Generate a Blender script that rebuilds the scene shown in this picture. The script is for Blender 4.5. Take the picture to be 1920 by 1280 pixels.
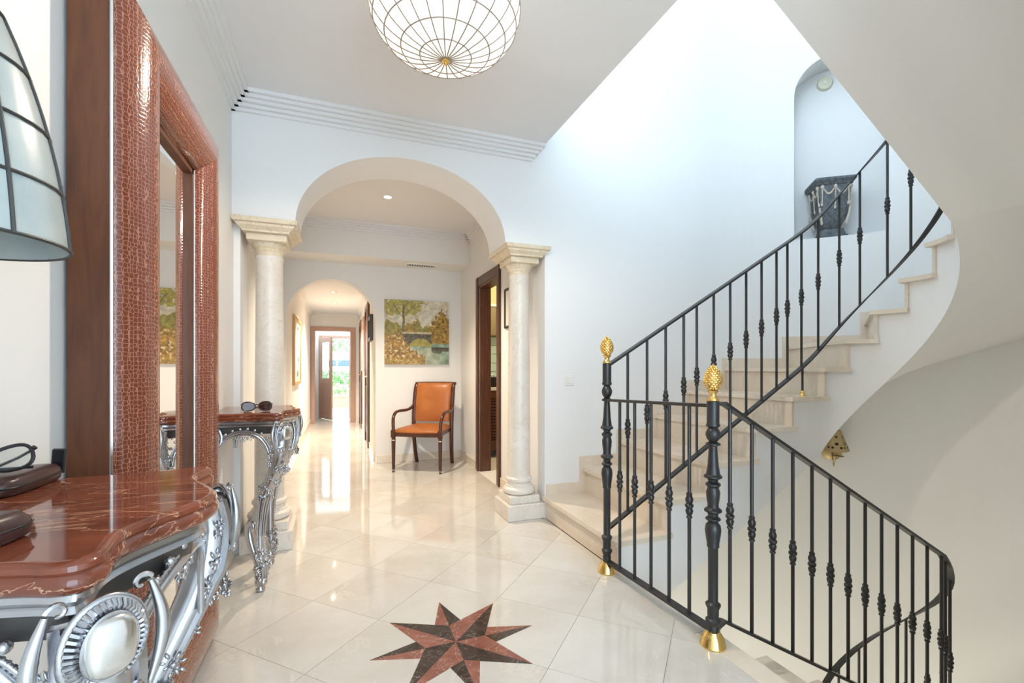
import bpy, math, random
from mathutils import Vector, Matrix, noise
random.seed(7)
for o in list(bpy.data.objects): bpy.data.objects.remove(o)
SC = bpy.context.scene
COL = SC.collection
PI = math.pi
# ------------------------------------------------------------------ camera
cd = bpy.data.cameras.new('camera'); cam = bpy.data.objects.new('camera', cd); COL.objects.link(cam)
cd.sensor_width = 36; cd.lens = 858/1920*36; cd.shift_y = 50/1920; cd.clip_start = .02
cam.location = (0, 0, 1.12); cam.rotation_euler = (PI/2, 0, -math.radians(20.6))
SC.camera = cam
# ------------------------------------------------------------------ world and exposure
w = bpy.data.worlds.new('world'); SC.world = w; w.use_nodes = True
bg = w.node_tree.nodes['Background']; bg.inputs[0].default_value = (.63, .82, 1.0, 1); bg.inputs[1].default_value = 3.2
vs = SC.view_settings
vs.view_transform = 'Standard'; vs.look = 'None'; vs.gamma = 1; vs.use_curve_mapping = False; vs.exposure = 1.25

# ------------------------------------------------------------------ materials
MATS = {}
def mat(name, col, rough=.5, metal=0, **kw):
    m = bpy.data.materials.new(name); m.use_nodes = True
    b = m.node_tree.nodes['Principled BSDF']
    b.inputs['Base Color'].default_value = (*col, 1); b.inputs['Roughness'].default_value = rough; b.inputs['Metallic'].default_value = metal
    for k, v in kw.items(): b.inputs[k.replace('_', ' ')].default_value = v
    MATS[name] = m
    return m, m.node_tree.nodes, m.node_tree.links, b
def ramp(n, stops, interp='LINEAR'):
    r = n.new('ShaderNodeValToRGB'); r.color_ramp.interpolation = interp
    while len(r.color_ramp.elements) < len(stops): r.color_ramp.elements.new(.5)
    for e, (p, c) in zip(r.color_ramp.elements, stops): e.position = p; e.color = (*c, 1)
    return r
def coords(n, l, scale=(1,1,1), rot=(0,0,0), kind='Object', per_object=False):
    t = n.new('ShaderNodeTexCoord'); mp = n.new('ShaderNodeMapping')
    mp.inputs['Scale'].default_value = scale; mp.inputs['Rotation'].default_value = rot
    l.new(t.outputs[kind], mp.inputs[0])
    if per_object:
        oi = n.new('ShaderNodeObjectInfo'); mu = n.new('ShaderNodeMath'); mu.operation = 'MULTIPLY'; mu.inputs[1].default_value = 37.
        l.new(oi.outputs['Random'], mu.inputs[0]); l.new(mu.outputs[0], mp.inputs['Location'])
    return mp
def noise_tex(n, l, src, scale, detail=6, rough=.6, dist=0):
    t = n.new('ShaderNodeTexNoise'); t.inputs['Scale'].default_value = scale; t.inputs['Detail'].default_value = detail
    t.inputs['Roughness'].default_value = rough; t.inputs['Distortion'].default_value = dist
    l.new(src.outputs[0], t.inputs['Vector']); return t
def bump(n, l, b, src, strength, dist=.01):
    k = n.new('ShaderNodeBump'); k.inputs['Strength'].default_value = strength; k.inputs['Distance'].default_value = dist
    l.new(src, k.inputs['Height']); l.new(k.outputs[0], b.inputs['Normal'])
def plaster(name, col):
    m, n, l, b = mat(name, col, .75)
    c = coords(n, l); t = noise_tex(n, l, c, 60, 4); bump(n, l, b, t.outputs[0], .03, .004)
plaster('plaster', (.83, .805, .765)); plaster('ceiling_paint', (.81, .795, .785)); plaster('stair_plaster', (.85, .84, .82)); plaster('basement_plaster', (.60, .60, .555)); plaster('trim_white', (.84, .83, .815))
def marble(name, base, dark, vein, rough=.08, scale=2.2, veinw=.03, per=True, stretch=(1,1,1), rot=(0,0,0)):
    m, n, l, b = mat(name, base, rough, IOR=1.55)
    c = coords(n, l, stretch, rot, per_object=per)
    t = noise_tex(n, l, c, scale, 8, .62, .4); r = ramp(n, [(.3, dark), (.68, base)]); l.new(t.outputs[0], r.inputs[0])
    t2 = noise_tex(n, l, c, scale*.9, 5, .6, 1.6)
    r2 = ramp(n, [(.5-veinw, (0,0,0)), (.5, (1,1,1)), (.5+veinw, (0,0,0))]); l.new(t2.outputs[0], r2.inputs[0])
    mx = n.new('ShaderNodeMix'); mx.data_type = 'RGBA'; mx.inputs[7].default_value = (*vein, 1)
    l.new(r2.outputs[0], mx.inputs[0]); l.new(r.outputs[0], mx.inputs[6]); l.new(mx.outputs[2], b.inputs['Base Color'])
    return b
marble('floor_marble', (.70, .665, .61), (.58, .53, .46), (.68, .63, .55), .06, 2.0, .012)
marble('step_marble', (.82, .72, .59), (.72, .59, .45), (.80, .70, .58), .16, 2.4, .012)
marble('column_marble', (.80, .74, .665), (.71, .63, .54), (.66, .57, .48), .35, 5, .015)
marble('capital_stone', (.80, .70, .54), (.70, .57, .40), (.60, .48, .34), .5, 9, .02)
marble('red_marble', (.34, .135, .095), (.22, .075, .05), (.55, .38, .31), .14, 9, .009, True)
marble('dark_marble', (.075, .05, .04), (.025, .018, .015), (.34, .26, .21), .14, 10, .006, True)
marble('console_marble', (.25, .065, .03), (.11, .027, .014), (.50, .27, .16), .06, 5, .011, False, (2.2, .55, 2.2), (0, 0, .25))
mat('grout', (.64, .59, .51), .7)
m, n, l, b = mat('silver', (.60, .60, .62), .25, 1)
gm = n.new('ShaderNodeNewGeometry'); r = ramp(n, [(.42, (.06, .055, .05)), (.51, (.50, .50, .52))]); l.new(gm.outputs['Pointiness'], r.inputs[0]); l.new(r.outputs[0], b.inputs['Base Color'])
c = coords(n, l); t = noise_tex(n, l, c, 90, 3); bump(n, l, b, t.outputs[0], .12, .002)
mat('dark_silver', (.12, .11, .105), .45, .8)
mat('chrome_line', (.75, .74, .72), .18, 1)
mat('iron', (.014, .014, .015), .38, .0, Specular_IOR_Level=.6)
mat('brass', (.83, .58, .20), .2, 1)
mat('antique_brass', (.50, .38, .20), .45, .8)
mat('mirror', (.93, .94, .93), .01, 1)
mat('dark_glass', (.05, .012, .008), .05, 0, Transmission_Weight=.5, Alpha=.85)
mat('lens', (.55, .62, .60), .02, 0, Transmission_Weight=.9, IOR=1.15, Alpha=.3)
mat('black_plastic', (.012, .012, .014), .25)
mat('brown_leather', (.055, .022, .018), .3)
mat('white_plastic', (.85, .84, .80), .35)
mat('cream_plastic', (.72, .69, .52), .4)
mat('vent_dark', (.1, .09, .08), .6)
mat('black_cloth', (.012, .011, .011), .8)
mat('frame_black', (.05, .04, .035), .4)
mat('paper', (.80, .76, .66), .8)
mat('art_pale', (.70, .70, .66), .6)
mat('art_red', (.5, .12, .08), .6)
mat('gold_wood', (.62, .36, .13), .4)
mat('green_tile', (.42, .58, .47), .15)
mat('ochre_wall', (.55, .43, .20), .7)
mat('olive_panel', (.20, .17, .08), .5)
mat('terracotta', (.62, .29, .17), .8)
mat('garden_paving', (.62, .57, .50), .8)
mat('house_white', (.85, .84, .80), .8)
mat('leaf_green', (.16, .32, .07), .6)
mat('leaf_pale', (.40, .54, .22), .6)
mat('bark', (.30, .23, .17), .8)
mat('window_dark', (.12, .16, .18), .2)
def wood(name, a, bcol, rough=.3, sc=(6, 6, .7)):
    m, n, l, b = mat(name, a, rough)
    c = coords(n, l, sc); t = noise_tex(n, l, c, 7, 8, .6, .8); r = ramp(n, [(.3, a), (.7, bcol)])
    l.new(t.outputs[0], r.inputs[0]); l.new(r.outputs[0], b.inputs['Base Color'])
wood('walnut', (.075, .018, .004), (.14, .042, .011), .5)
wood('dark_wood', (.055, .016, .010), (.10, .03, .017), .25)
wood('door_wood', (.075, .028, .014), (.15, .062, .035), .35)
wood('light_door', (.46, .26, .18), (.57, .36, .27), .4)
m, n, l, b = mat('orange_leather', (.56, .17, .030), .38)
c = coords(n, l); t = noise_tex(n, l, c, 5, 5); r = ramp(n, [(.3, (.34, .095, .018)), (.7, (.47, .15, .032))]); l.new(t.outputs[0], r.inputs[0]); l.new(r.outputs[0], b.inputs['Base Color'])
t = noise_tex(n, l, c, 160, 3); bump(n, l, b, t.outputs[0], .08, .002)
# crocodile leather
m, n, l, b = mat('crocodile_leather', (.3, .07, .03), .16, Coat_Weight=.35, Coat_Roughness=.08)
c = coords(n, l, (100, 100, 92)); v = n.new('ShaderNodeTexVoronoi'); v.feature = 'DISTANCE_TO_EDGE'; v.inputs['Randomness'].default_value = .42; v.inputs['Scale'].default_value = 1
l.new(c.outputs[0], v.inputs['Vector'])
r = ramp(n, [(.02, (.40, .165, .10)), (.085, (.155, .034, .014))]); l.new(v.outputs['Distance'], r.inputs[0])
l.new(r.outputs[0], b.inputs['Base Color'])
r3 = ramp(n, [(.0, (0,0,0)), (.2, (1,1,1))]); l.new(v.outputs['Distance'], r3.inputs[0]); bump(n, l, b, r3.outputs[0], .16, .0015)
# capiz shell: lit (ceiling lamp) and unlit (table lamp)
m, n, l, b = mat('capiz_lit', (.85, .80, .74), .4)
b.inputs['Emission Color'].default_value = (1, .93, .86, 1); b.inputs['Emission Strength'].default_value = .33
m, n, l, b = mat('capiz', (.74, .76, .72), .3)
c = coords(n, l, per_object=True); t = noise_tex(n, l, c, 12, 6); r = ramp(n, [(.3, (.33, .37, .36)), (.7, (.45, .46, .42))]); l.new(t.outputs[0], r.inputs[0]); l.new(r.outputs[0], b.inputs['Base Color'])
m, n, l, b = mat('lamp_glow', (1, 1, 1), .5); b.inputs['Emission Color'].default_value = (1, .9, .75, 1); b.inputs['Emission Strength'].default_value = 12
mat('lead', (.03, .028, .025), .5); mat('lead_gold', (.34, .28, .21), .5, .2)
# urn: cold grey painted stone with worn silver
m, n, l, b = mat('urn_grey', (.10, .115, .125), .6)
c = coords(n, l); t = noise_tex(n, l, c, 30, 6); r = ramp(n, [(.35, (.07, .08, .09)), (.7, (.18, .20, .215))]); l.new(t.outputs[0], r.inputs[0]); l.new(r.outputs[0], b.inputs['Base Color'])
mat('urn_cream', (.62, .55, .45), .6)
m, n, l, b = mat('oil_paint', (.5, .4, .2), .5)
a = n.new('ShaderNodeAttribute'); a.attribute_name = 'paint'; l.new(a.outputs['Color'], b.inputs['Base Color'])

# ------------------------------------------------------------------ mesh builder
class MB:
    def __init__(s): s.v = []; s.f = []
    def add(s, vs, fs, mx=None):
        o = len(s.v)
        s.v += [tuple(mx @ Vector(p)) for p in vs] if mx else [tuple(p) for p in vs]
        s.f += [tuple(i+o for i in f) for f in fs]
        return s
    def box(s, x0, x1, y0, y1, z0, z1, mx=None):
        vs = [(x, y, z) for z in (z0, z1) for y in (y0, y1) for x in (x0, x1)]
        return s.add(vs, [(0,2,3,1), (4,5,7,6), (0,1,5,4), (2,6,7,3), (0,4,6,2), (1,3,7,5)], mx)
    def bbox(s, x0, x1, y0, y1, z0, z1, e=.004, mx=None):          # box with chamfered edges
        hs = [(x1-x0)/2, (y1-y0)/2, (z1-z0)/2]; c = ((x0+x1)/2, (y0+y1)/2, (z0+z1)/2); e = min(e, *[h*.9 for h in hs])
        vs = []; idx = {}
        for sx in (-1,1):
            for sy in (-1,1):
                for sz in (-1,1):
                    for ax in range(3):
                        sg = (sx, sy, sz); p = [c[i]+sg[i]*(hs[i]-(0 if i == ax else e)) for i in range(3)]
                        idx[(sx,sy,sz,ax)] = len(vs); vs.append(p)
        fs = []
        for ax in range(3):
            b1, b2 = (ax+1) % 3, (ax+2) % 3
            for sg in (-1,1):
                q = []
                for u, w_ in ((-1,-1),(1,-1),(1,1),(-1,1)):
                    k = [0,0,0]; k[ax] = sg; k[b1] = u; k[b2] = w_; q.append(idx[(*k, ax)])
                fs.append(tuple(q if sg > 0 else q[::-1]))
            for s1 in (-1,1):
                for s2 in (-1,1):
                    k0 = [0,0,0]; k1 = [0,0,0]; k0[ax] = -1; k1[ax] = 1
                    for k in (k0, k1): k[b1] = s1; k[b2] = s2
                    q = [idx[(*k0, b1)], idx[(*k1, b1)], idx[(*k1, b2)], idx[(*k0, b2)]]
                    fs.append(tuple(q[::-1] if s1*s2 > 0 else q))
        for sx in (-1,1):
            for sy in (-1,1):
                for sz in (-1,1):
                    q = [idx[(sx,sy,sz,a)] for a in range(3)]
                    fs.append(tuple(q if sx*sy*sz > 0 else q[::-1]))
        return s.add(vs, fs, mx)
    def lathe(s, prof, n=20, mx=None, a0=0, a1=2*PI):
        full = abs(a1-a0-2*PI) < 1e-6; m = n if full else n+1
        vs = []; fs = []
        for r, z in prof:
            for i in range(m):
                t = a0+(a1-a0)*i/n; vs.append((r*math.cos(t), r*math.sin(t), z))
        for j in range(len(prof)-1):
            for i in range(n):
                a = j*m+i; b_ = j*m+(i+1) % m
                fs.append((a, b_, b_+m, a+m))
        if full:
            if prof[0][0] > 1e-5: fs.append(tuple(range(m))[::-1])
            if prof[-1][0] > 1e-5: fs.append(tuple(range((len(prof)-1)*m, len(prof)*m)))
        return s.add(vs, fs, mx)
    def ell(s, c, r, n=10, k=6, mx=None, rot=None):
        prof = [(max(1e-4, math.sin(PI*i/k)), -math.cos(PI*i/k)) for i in range(k+1)]
        M_ = Matrix.Translation(c) @ (rot.to_4x4() if rot else Matrix()) @ Matrix.Diagonal((*r, 1))
        return s.lathe(prof, n, (mx @ M_) if mx else M_)
    def tube(s, pts, rad, n=8, mx=None, closed=False, flat=1.0):
        P = [Vector(p) for p in pts]; N = len(P)
        if not hasattr(rad, '__len__'): rad = [rad]*N
        vs = []; fs = []; prev = None
        for i in range(N):
            t = (P[(i+1) % N]-P[i-1]) if closed else (P[min(i+1, N-1)]-P[max(i-1, 0)])
            t.normalize()
            if prev is None:
                up = Vector((0,0,1)) if abs(t.z) < .9 else Vector((1,0,0)); nx = t.cross(up).normalized()
            else:
                nx = (prev - t*prev.dot(t)).normalized()
            prev = nx; ny = t.cross(nx)
            for k in range(n):
                a_ = 2*PI*k/n; vs.append(P[i]+(nx*math.cos(a_)*flat+ny*math.sin(a_))*rad[i])
        M_ = N if closed else N-1
        for i in range(M_):
            for k in range(n):
                a_ = i*n+k; b_ = i*n+(k+1) % n; c_ = ((i+1) % N)*n
                fs.append((a_, b_, c_+(k+1) % n, c_+k))
        if not closed: fs += [tuple(range(n))[::-1], tuple(range((N-1)*n, N*n))]
        return s.add(vs, fs, mx)
    def bar(s, pts, w_, h, mx=None):                                 # flat bar that stays level across its width
        P = [Vector(p) for p in pts]; vs = []; fs = []; N = len(P)
        for i in range(N):
            t = P[min(i+1, N-1)]-P[max(i-1, 0)]; t2 = Vector((t.x, t.y, 0)).normalized(); sd = Vector((t2.y, -t2.x, 0))*w_/2; u = Vector((0,0,h/2))
            vs += [P[i]-sd-u, P[i]+sd-u, P[i]+sd+u, P[i]-sd+u]
        for i in range(N-1):
            for k in range(4): fs.append((i*4+k, i*4+4+k, i*4+4+(k+1) % 4, i*4+(k+1) % 4))
        fs += [(0,1,2,3), (N*4-1, N*4-2, N*4-3, N*4-4)]
        return s.add(vs, fs, mx)
    def prism(s, poly, z0, z1, mx=None):
        n = len(poly); vs = [(x, y, z0) for x, y in poly]+[(x, y, z1) for x, y in poly]
        fs = [tuple(range(n))[::-1], tuple(range(n, 2*n))]+[(i, (i+1) % n, n+(i+1) % n, n+i) for i in range(n)]
        return s.add(vs, fs, mx)
    def loft(s, rings, cap=True, closed=True):
        n = len(rings[0]); vs = [p for r_ in rings for p in r_]; fs = []
        for j in range(len(rings)-1):
            for i in range(n if closed else n-1):
                k = (i+1) % n; fs.append((j*n+i, j*n+k, j*n+n+k, j*n+n+i))
        if cap: fs += [tuple(range(n))[::-1], tuple(range((len(rings)-1)*n, len(rings)*n))]
        return s.add(vs, fs)
    def mesh(s, name, m, ang=35, recalc=True):
        me = bpy.data.meshes.new(name); me.from_pydata(s.v, [], s.f); me.validate()
        if recalc:
            import bmesh
            bm = bmesh.new(); bm.from_mesh(me); bmesh.ops.recalc_face_normals(bm, faces=bm.faces); bm.to_mesh(me); bm.free()
        me.materials.append(MATS[m])
        me.shade_smooth(); me.set_sharp_from_angle(angle=math.radians(ang))
        return me
    def build(s, name, m, parent=None, ang=35, recalc=True):
        return link(name, s.mesh(name, m, ang, recalc), parent)
def link(name, me, parent=None, mx=None):
    o = bpy.data.objects.new(name, me); COL.objects.link(o)
    if parent: o.parent = parent
    if mx is not None: o.matrix_local = mx
    return o
def thing(name, label, cat, loc=(0,0,0), rz=0, group=None):
    o = bpy.data.objects.new(name, None); COL.objects.link(o); o.empty_display_size = .1
    o.location = loc; o.rotation_euler = (0, 0, rz); return tag(o, label, cat, group)
def tag(o, label, cat, group=None):
    o['label'] = label; o['category'] = cat
    if group: o['group'] = group
    return o
def struct(o, label=None):
    o['kind'] = 'structure'
    if label: o['label'] = label
    return o
def copy_tree(o, parent=None):
    c_ = o.copy(); COL.objects.link(c_); c_.parent = parent
    if parent: c_.matrix_parent_inverse = o.matrix_parent_inverse.copy()
    for ch in list(o.children): copy_tree(ch, c_)
    return c_
T = Matrix.Translation
def RZ(a): return Matrix.Rotation(a, 4, 'Z')
def RX(a): return Matrix.Rotation(a, 4, 'X')
def RY(a): return Matrix.Rotation(a, 4, 'Y')

# ------------------------------------------------------------------ key dimensions
WL, WY, CEIL = -.60, 3.12, 2.75          # left wall, face of arch wall, hall ceiling
WB = 3.50                                # rear face of arch wall
CX, CY, RI, RO = 3.05, 1.82, .36, 1.30   # stair turning centre, inner and outer radius
TOP = 5.6; Y2 = 5.60; XR2 = 1.42; CEIL2 = 2.68
CORL, CORR, CORZ, YE = -.56, .39, 2.24, 10.1
NEAR = -1.7

# ------------------------------------------------------------------ floor with diagonal marble tiles
def clip(poly, ax, val, keep_gt):
    out = []
    for i in range(len(poly)):
        p, q = poly[i], poly[(i+1) % len(poly)]
        ip = (p[ax] >= val) if keep_gt else (p[ax] <= val); iq = (q[ax] >= val) if keep_gt else (q[ax] <= val)
        if ip: out.append(p)
        if ip != iq:
            t = (val-p[ax])/(q[ax]-p[ax]); out.append((p[0]+t*(q[0]-p[0]), p[1]+t*(q[1]-p[1])))
    return out
STAR = (.444, 1.834)
b_ = MB(); b_.box(WL-.1, 1.44, NEAR-2, Y2, -.30, -.006); b_.box(1.44, 1.47, NEAR-2, 1.54, -.30, -.006); b_.box(CORL-.1, CORR+.1, Y2, YE+.3, -.30, -.006)
b_.box(XR2-.02, 2.8, WB+.1, Y2+.6, -.30, -.006)
floor = struct(b_.build('floor', 'grout'))
TS = .40; g = .0008
def tiles(rect, parent, zone):
    x0, x1, y0, y1 = rect
    for i in range(-24, 40):
        for j in range(-24, 40):
            p0, q0 = i*TS, j*TS; poly = []
            for a_, c_ in ((g, g), (TS-g, g), (TS-g, TS-g), (g, TS-g)):
                P_, Q_ = p0+a_, q0+c_
                poly.append((STAR[0]+(P_-Q_)/2**.5, STAR[1]+(P_+Q_)/2**.5))
            for ax, val, gt in ((0, x0, True), (0, x1, False), (1, y0, True), (1, y1, False)):
                if poly: poly = clip(poly, ax, val, gt)
            if len(poly) < 3: continue
            ar = abs(sum(poly[k][0]*poly[(k+1) % len(poly)][1]-poly[(k+1) % len(poly)][0]*poly[k][1] for k in range(len(poly))))/2
            if ar < 4e-4: continue
            cx = sum(p[0] for p in poly)/len(poly); cy = sum(p[1] for p in poly)/len(poly)
            m_ = MB(); m_.prism([(p[0]-cx, p[1]-cy) for p in poly], -.012, 0)
            o = m_.build('floor_tile', 'floor_marble', parent); o.location = (cx, cy, 0)
tiles((WL, 1.40, -.9, Y2), floor, 0)
tiles((CORL, CORR, Y2+g, YE+.2), floor, 1)
m_ = MB(); m_.box(1.40+g, 1.47, 1.54, 2.14, -.04, 0); m_.build('floor_tile', 'floor_marble', floor)
m_ = MB(); m_.bbox(1.40+g, 1.50, -.9, 1.54, -.035, 0, .004); m_.build('floor_tile', 'step_marble', floor)
m_ = MB(); m_.box(WL, 1.47, NEAR-2, -.9-g, -.012, 0); m_.build('floor_tile', 'floor_marble', floor)
m_ = MB(); m_.box(XR2-.02+g, 2.8, WB+.12, Y2+.5, -.012, 0); m_.build('floor_tile', 'art_pale', floor)

# ------------------------------------------------------------------ walls
def W(name, mt, *boxes, label=None):
    m_ = MB()
    for bx in boxes: m_.box(*bx)
    return struct(m_.build(name, mt), label)
W('wall_rear', 'plaster', (WL-.15, -.50, NEAR-.15, NEAR, 0, CEIL+.3), (1.35, 1.56, NEAR-.15, NEAR, 0, CEIL+.3), (-.50, 1.35, NEAR-.15, NEAR, 2.55, CEIL+.3), label='unseen wall behind the hall, its opening sized to let in sky light')  # unseen wall put in to limit sky light from behind
W('wall_left', 'plaster', (WL-.15, WL, NEAR, Y2+.15, -.3, CEIL+.3))
# arch wall, left part over the opening (z from 2.0) plus stair wall
ACX, AR, ASP, ARISE = .432, .690, 2.02, .505
def arch_z(x):
    k = abs((x-ACX)/AR)
    return ASP+ARISE*max(0, 1-k**2.05)**(1/2.0)
m_ = MB()
N = 48
xs = [ACX+AR*math.sin(-PI/2+PI*i/N) for i in range(N+1)]
for y in (WY, WB):
    vs_ = []; fs_ = []
    for i, x in enumerate(xs): vs_ += [(x, y, arch_z(x)), (x, y, CEIL+.3)]
    for i in range(N): fs_.append((2*i, 2*i+2, 2*i+3, 2*i+1))
    m_.add(vs_, fs_)
vs_ = []; fs_ = []
for i, x in enumerate(xs): vs_ += [(x, WY, arch_z(x)), (x, WB, arch_z(x))]
for i in range(N): fs_.append((2*i, 2*i+1, 2*i+3, 2*i+2))
m_.add(vs_, fs_)
m_.box(WL, xs[0], WY, WB, ASP-.005, CEIL+.3); m_.box(xs[-1], 1.435, WY, WB, ASP-.005, CEIL+.3)
m_.box(1.435, CX, WY, WB, -3.2, TOP); m_.box(WL, 1.435, WY, WB, CEIL+.3, TOP)
m_.box(WL, -.565, WY+.05, WB-.04, 0, ASP)
struct(m_.build('wall_center', 'stair_plaster', recalc=False))
# second room
PX0, PX1 = CORL+.0, CORR
m_ = MB(); N2 = 32; acx = (PX0+PX1)/2; ar = (PX1-PX0)/2
def az2(x): return 1.66+.475*max(0, 1-((x-acx)/ar)**2)**.5
xs2 = [acx+ar*math.sin(-PI/2+PI*i/N2) for i in range(N2+1)]
for y in (Y2, Y2+.15):
    vs_ = []; fs_ = []
    for x in xs2: vs_ += [(x, y, az2(x)), (x, y, CEIL2+.1)]
    for i in range(N2): fs_.append((2*i, 2*i+2, 2*i+3, 2*i+1))
    m_.add(vs_, fs_)
vs_ = []; fs_ = []
for x in xs2: vs_ += [(x, Y2, az2(x)), (x, Y2+.15, az2(x))]
for i in range(N2): fs_.append((2*i, 2*i+1, 2*i+3, 2*i+2))
m_.add(vs_, fs_)
m_.box(WL, PX0, Y2, Y2+.15, 0, CEIL2+.1); m_.box(PX1, XR2+.12, Y2, Y2+.15, 0, CEIL2+.1)
struct(m_.build('wall_back', 'plaster', recalc=False))
D0, D1, DZ = 4.16, 4.78, 2.01          # side door opening
W('wall_right', 'plaster', (XR2, XR2+.12, WB, D0, 0, CEIL2+.1), (XR2, XR2+.12, D1, Y2, 0, CEIL2+.1), (XR2, XR2+.12, D0, D1, DZ, CEIL2+.1))
W('wall_corridor_left', 'plaster', (CORL-.12, CORL, Y2+.15, YE+.2, 0, CORZ+.2))
RD0, RD1 = 6.75, 7.50
W('wall_corridor_right', 'plaster', (CORR, CORR+.12, Y2+.15, YE+.2, 0, CORZ+.2))
W('wall_corridor_end', 'plaster', (CORL, CORR, YE, YE+.2, 1.965, CORZ+.2), (CORL, -.555, YE, YE+.2, 0, 1.965), (.30, CORR, YE, YE+.2, 0, 1.965))
W('wall_beam', 'plaster', (WL, XR2, 5.20, Y2, 2.324, CEIL2), label='dropped beam along the back wall above the painting')
W('ceiling', 'ceiling_paint', (WL-.15, 1.40, NEAR, WY, CEIL, CEIL+.30), (1.40, 4.5, NEAR, .50, CEIL, CEIL+.30), (1.40, 1.72, .50, 1.46, CEIL, CEIL+.30))
W('ceiling', 'ceiling_paint', (WL, XR2+.12, WB, Y2, CEIL2, CEIL2+.12), label='lower ceiling of the room beyond the arch')
W('ceiling', 'trim_white', (CORL-.12, CORR+.12, Y2+.15, YE+.2, CORZ, CORZ+.12), label='low corridor ceiling')
W('wall_near', 'stair_plaster', (1.44, CX, .40, CY-RO, -3.2, CEIL+.3), (1.44, 1.56, NEAR, .40, -.3, CEIL))
# stair outer wall: cylinder with an arched niche
def cyl(th, r, z): return (CX+r*math.sin(th), CY+r*math.cos(th), z)
NI0, NI1, NSZ = math.radians(33), math.radians(61.5), 2.255
nic, nhw = (NI0+NI1)/2, (NI1-NI0)/2; NSP = 3.50; ND = .26
def nz(th): return NSP+.34*max(0, 1-((th-nic)/nhw)**2)**.5
m_ = MB(); ths = [math.radians(k*3) for k in range(0, 11)]+[NI0]
seg = [nic+nhw*math.sin(-PI/2+PI*i/20) for i in range(21)]
ths = ths+seg[1:]+[math.radians(k*3) for k in range(21, 61)]
for a_, c_ in zip(ths[:-1], ths[1:]):
    mid = (a_+c_)/2
    if NI0 < mid < NI1:
        m_.add([cyl(a_, RO, -3.2), cyl(c_, RO, -3.2), cyl(c_, RO, NSZ), cyl(a_, RO, NSZ)], [(0,1,2,3)])
        m_.add([cyl(a_, RO, nz(a_)), cyl(c_, RO, nz(c_)), cyl(c_, RO, TOP), cyl(a_, RO, TOP)], [(0,1,2,3)])
        m_.add([cyl(a_, RO+ND, NSZ), cyl(c_, RO+ND, NSZ), cyl(c_, RO+ND, nz(c_)), cyl(a_, RO+ND, nz(a_))], [(0,1,2,3)])
        m_.add([cyl(a_, RO, NSZ), cyl(c_, RO, NSZ), cyl(c_, RO+ND, NSZ), cyl(a_, RO+ND, NSZ)], [(0,1,2,3)])
        m_.add([cyl(a_, RO, nz(a_)), cyl(c_, RO, nz(c_)), cyl(c_, RO+ND, nz(c_)), cyl(a_, RO+ND, nz(a_))], [(0,1,2,3)])
    else:
        m_.add([cyl(a_, RO, -3.2), cyl(c_, RO, -3.2), cyl(c_, RO, TOP), cyl(a_, RO, TOP)], [(0,1,2,3)])
for th in (NI0, NI1): m_.add([cyl(th, RO, NSZ), cyl(th, RO+ND, NSZ), cyl(th, RO+ND, NSP), cyl(th, RO, NSP)], [(0,1,2,3)])
wc = struct(m_.build('wall_stair_round', 'stair_plaster', ang=20, recalc=False))
W('wall_stair_near', 'stair_plaster', (1.40, CX, CY-RO-.12, CY-RO, CEIL+.3, TOP))
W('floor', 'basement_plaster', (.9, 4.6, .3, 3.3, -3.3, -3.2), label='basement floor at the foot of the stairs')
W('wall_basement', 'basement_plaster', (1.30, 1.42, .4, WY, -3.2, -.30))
W('ceiling', 'ceiling_paint', (-1.5, 2.2, .2, 3.5, TOP, TOP+.1), (2.2, 4.6, .2, 1.2, TOP, TOP+.1), (2.2, 4.6, 2.0, 3.5, TOP, TOP+.1), (3.4, 4.6, 1.2, 2.0, TOP, TOP+.1), label='unseen upper ceiling, its opening sized for daylight in the stairwell')  # unseen ceiling with an added opening, sized to tune the stairwell daylight
W('wall_upper_left', 'plaster', (-1.6, -1.5, .2, 3.5, CEIL+.3, TOP))

# crown mouldings, five stepped fillets
def crown(name, runs, zc, n=5, st=.021, dp=.02):
    m_ = MB()
    for (ax, face, sgn, a_, c_) in runs:
        for k in range(n):
            d0 = dp*(k+1); z0 = zc-st*(n-k); z1 = z0+st-.004
            lo, hi = sorted((face, face+sgn*d0))
            if ax == 'y': m_.box(a_, c_-.018*(n-1-k) if name == 'trim_1' else c_, lo, hi, z0, z1+.004 if k == n-1 else z1)
            else: m_.box(lo, hi, a_, c_, z0, z1+.004 if k == n-1 else z1)
            lo, hi = sorted((face, face+sgn*(d0-.003)))
            if ax == 'y': m_.box(a_, c_-.018*(n-1-k)-.004, lo, hi, z1, z1+.0045)
            else: m_.box(lo, hi, a_, c_, z1, z1+.0045)
    return struct(m_.build(name, 'trim_white'))
crown('trim_1', [('y', WY, -1, WL, 1.40)], CEIL); crown('trim_2', [('x', WL, 1, NEAR, WY)], CEIL)
crown('trim_3', [('y', 5.20, -1, WL, XR2), ('x', XR2, -1, WB, 5.2), ('x', WL, 1, WB, 5.2)], CEIL2, 4)
crown('trim_4', [('y', YE, -1, CORL, CORR), ('x', CORL, 1, Y2+.16, YE), ('x', CORR, -1, Y2+.16, YE)], CORZ, 3)
def BB(name, *bx):
    m_ = MB()
    for q in bx: m_.bbox(*q, e=.003)
    return struct(m_.build(name, 'step_marble'))
BB('baseboard_back', (PX1+.02, XR2, Y2-.015, Y2, 0, .095))
BB('baseboard_right', (XR2-.015, XR2, D1+.1, Y2-.015, 0, .095), (XR2-.015, XR2, WB, D0-.1, 0, .095))
BB('baseboard_left', (WL, WL+.015, NEAR, WY, 0, .095), (WL, WL+.015, WB, Y2, 0, .095))
BB('baseboard_corridor', (CORL, CORL+.015, Y2+.16, YE, 0, .09), (CORR-.015, CORR, Y2+.16, RD0-.03, 0, .09), (CORR-.015, CORR, RD1+.03, YE, 0, .09))

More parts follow.
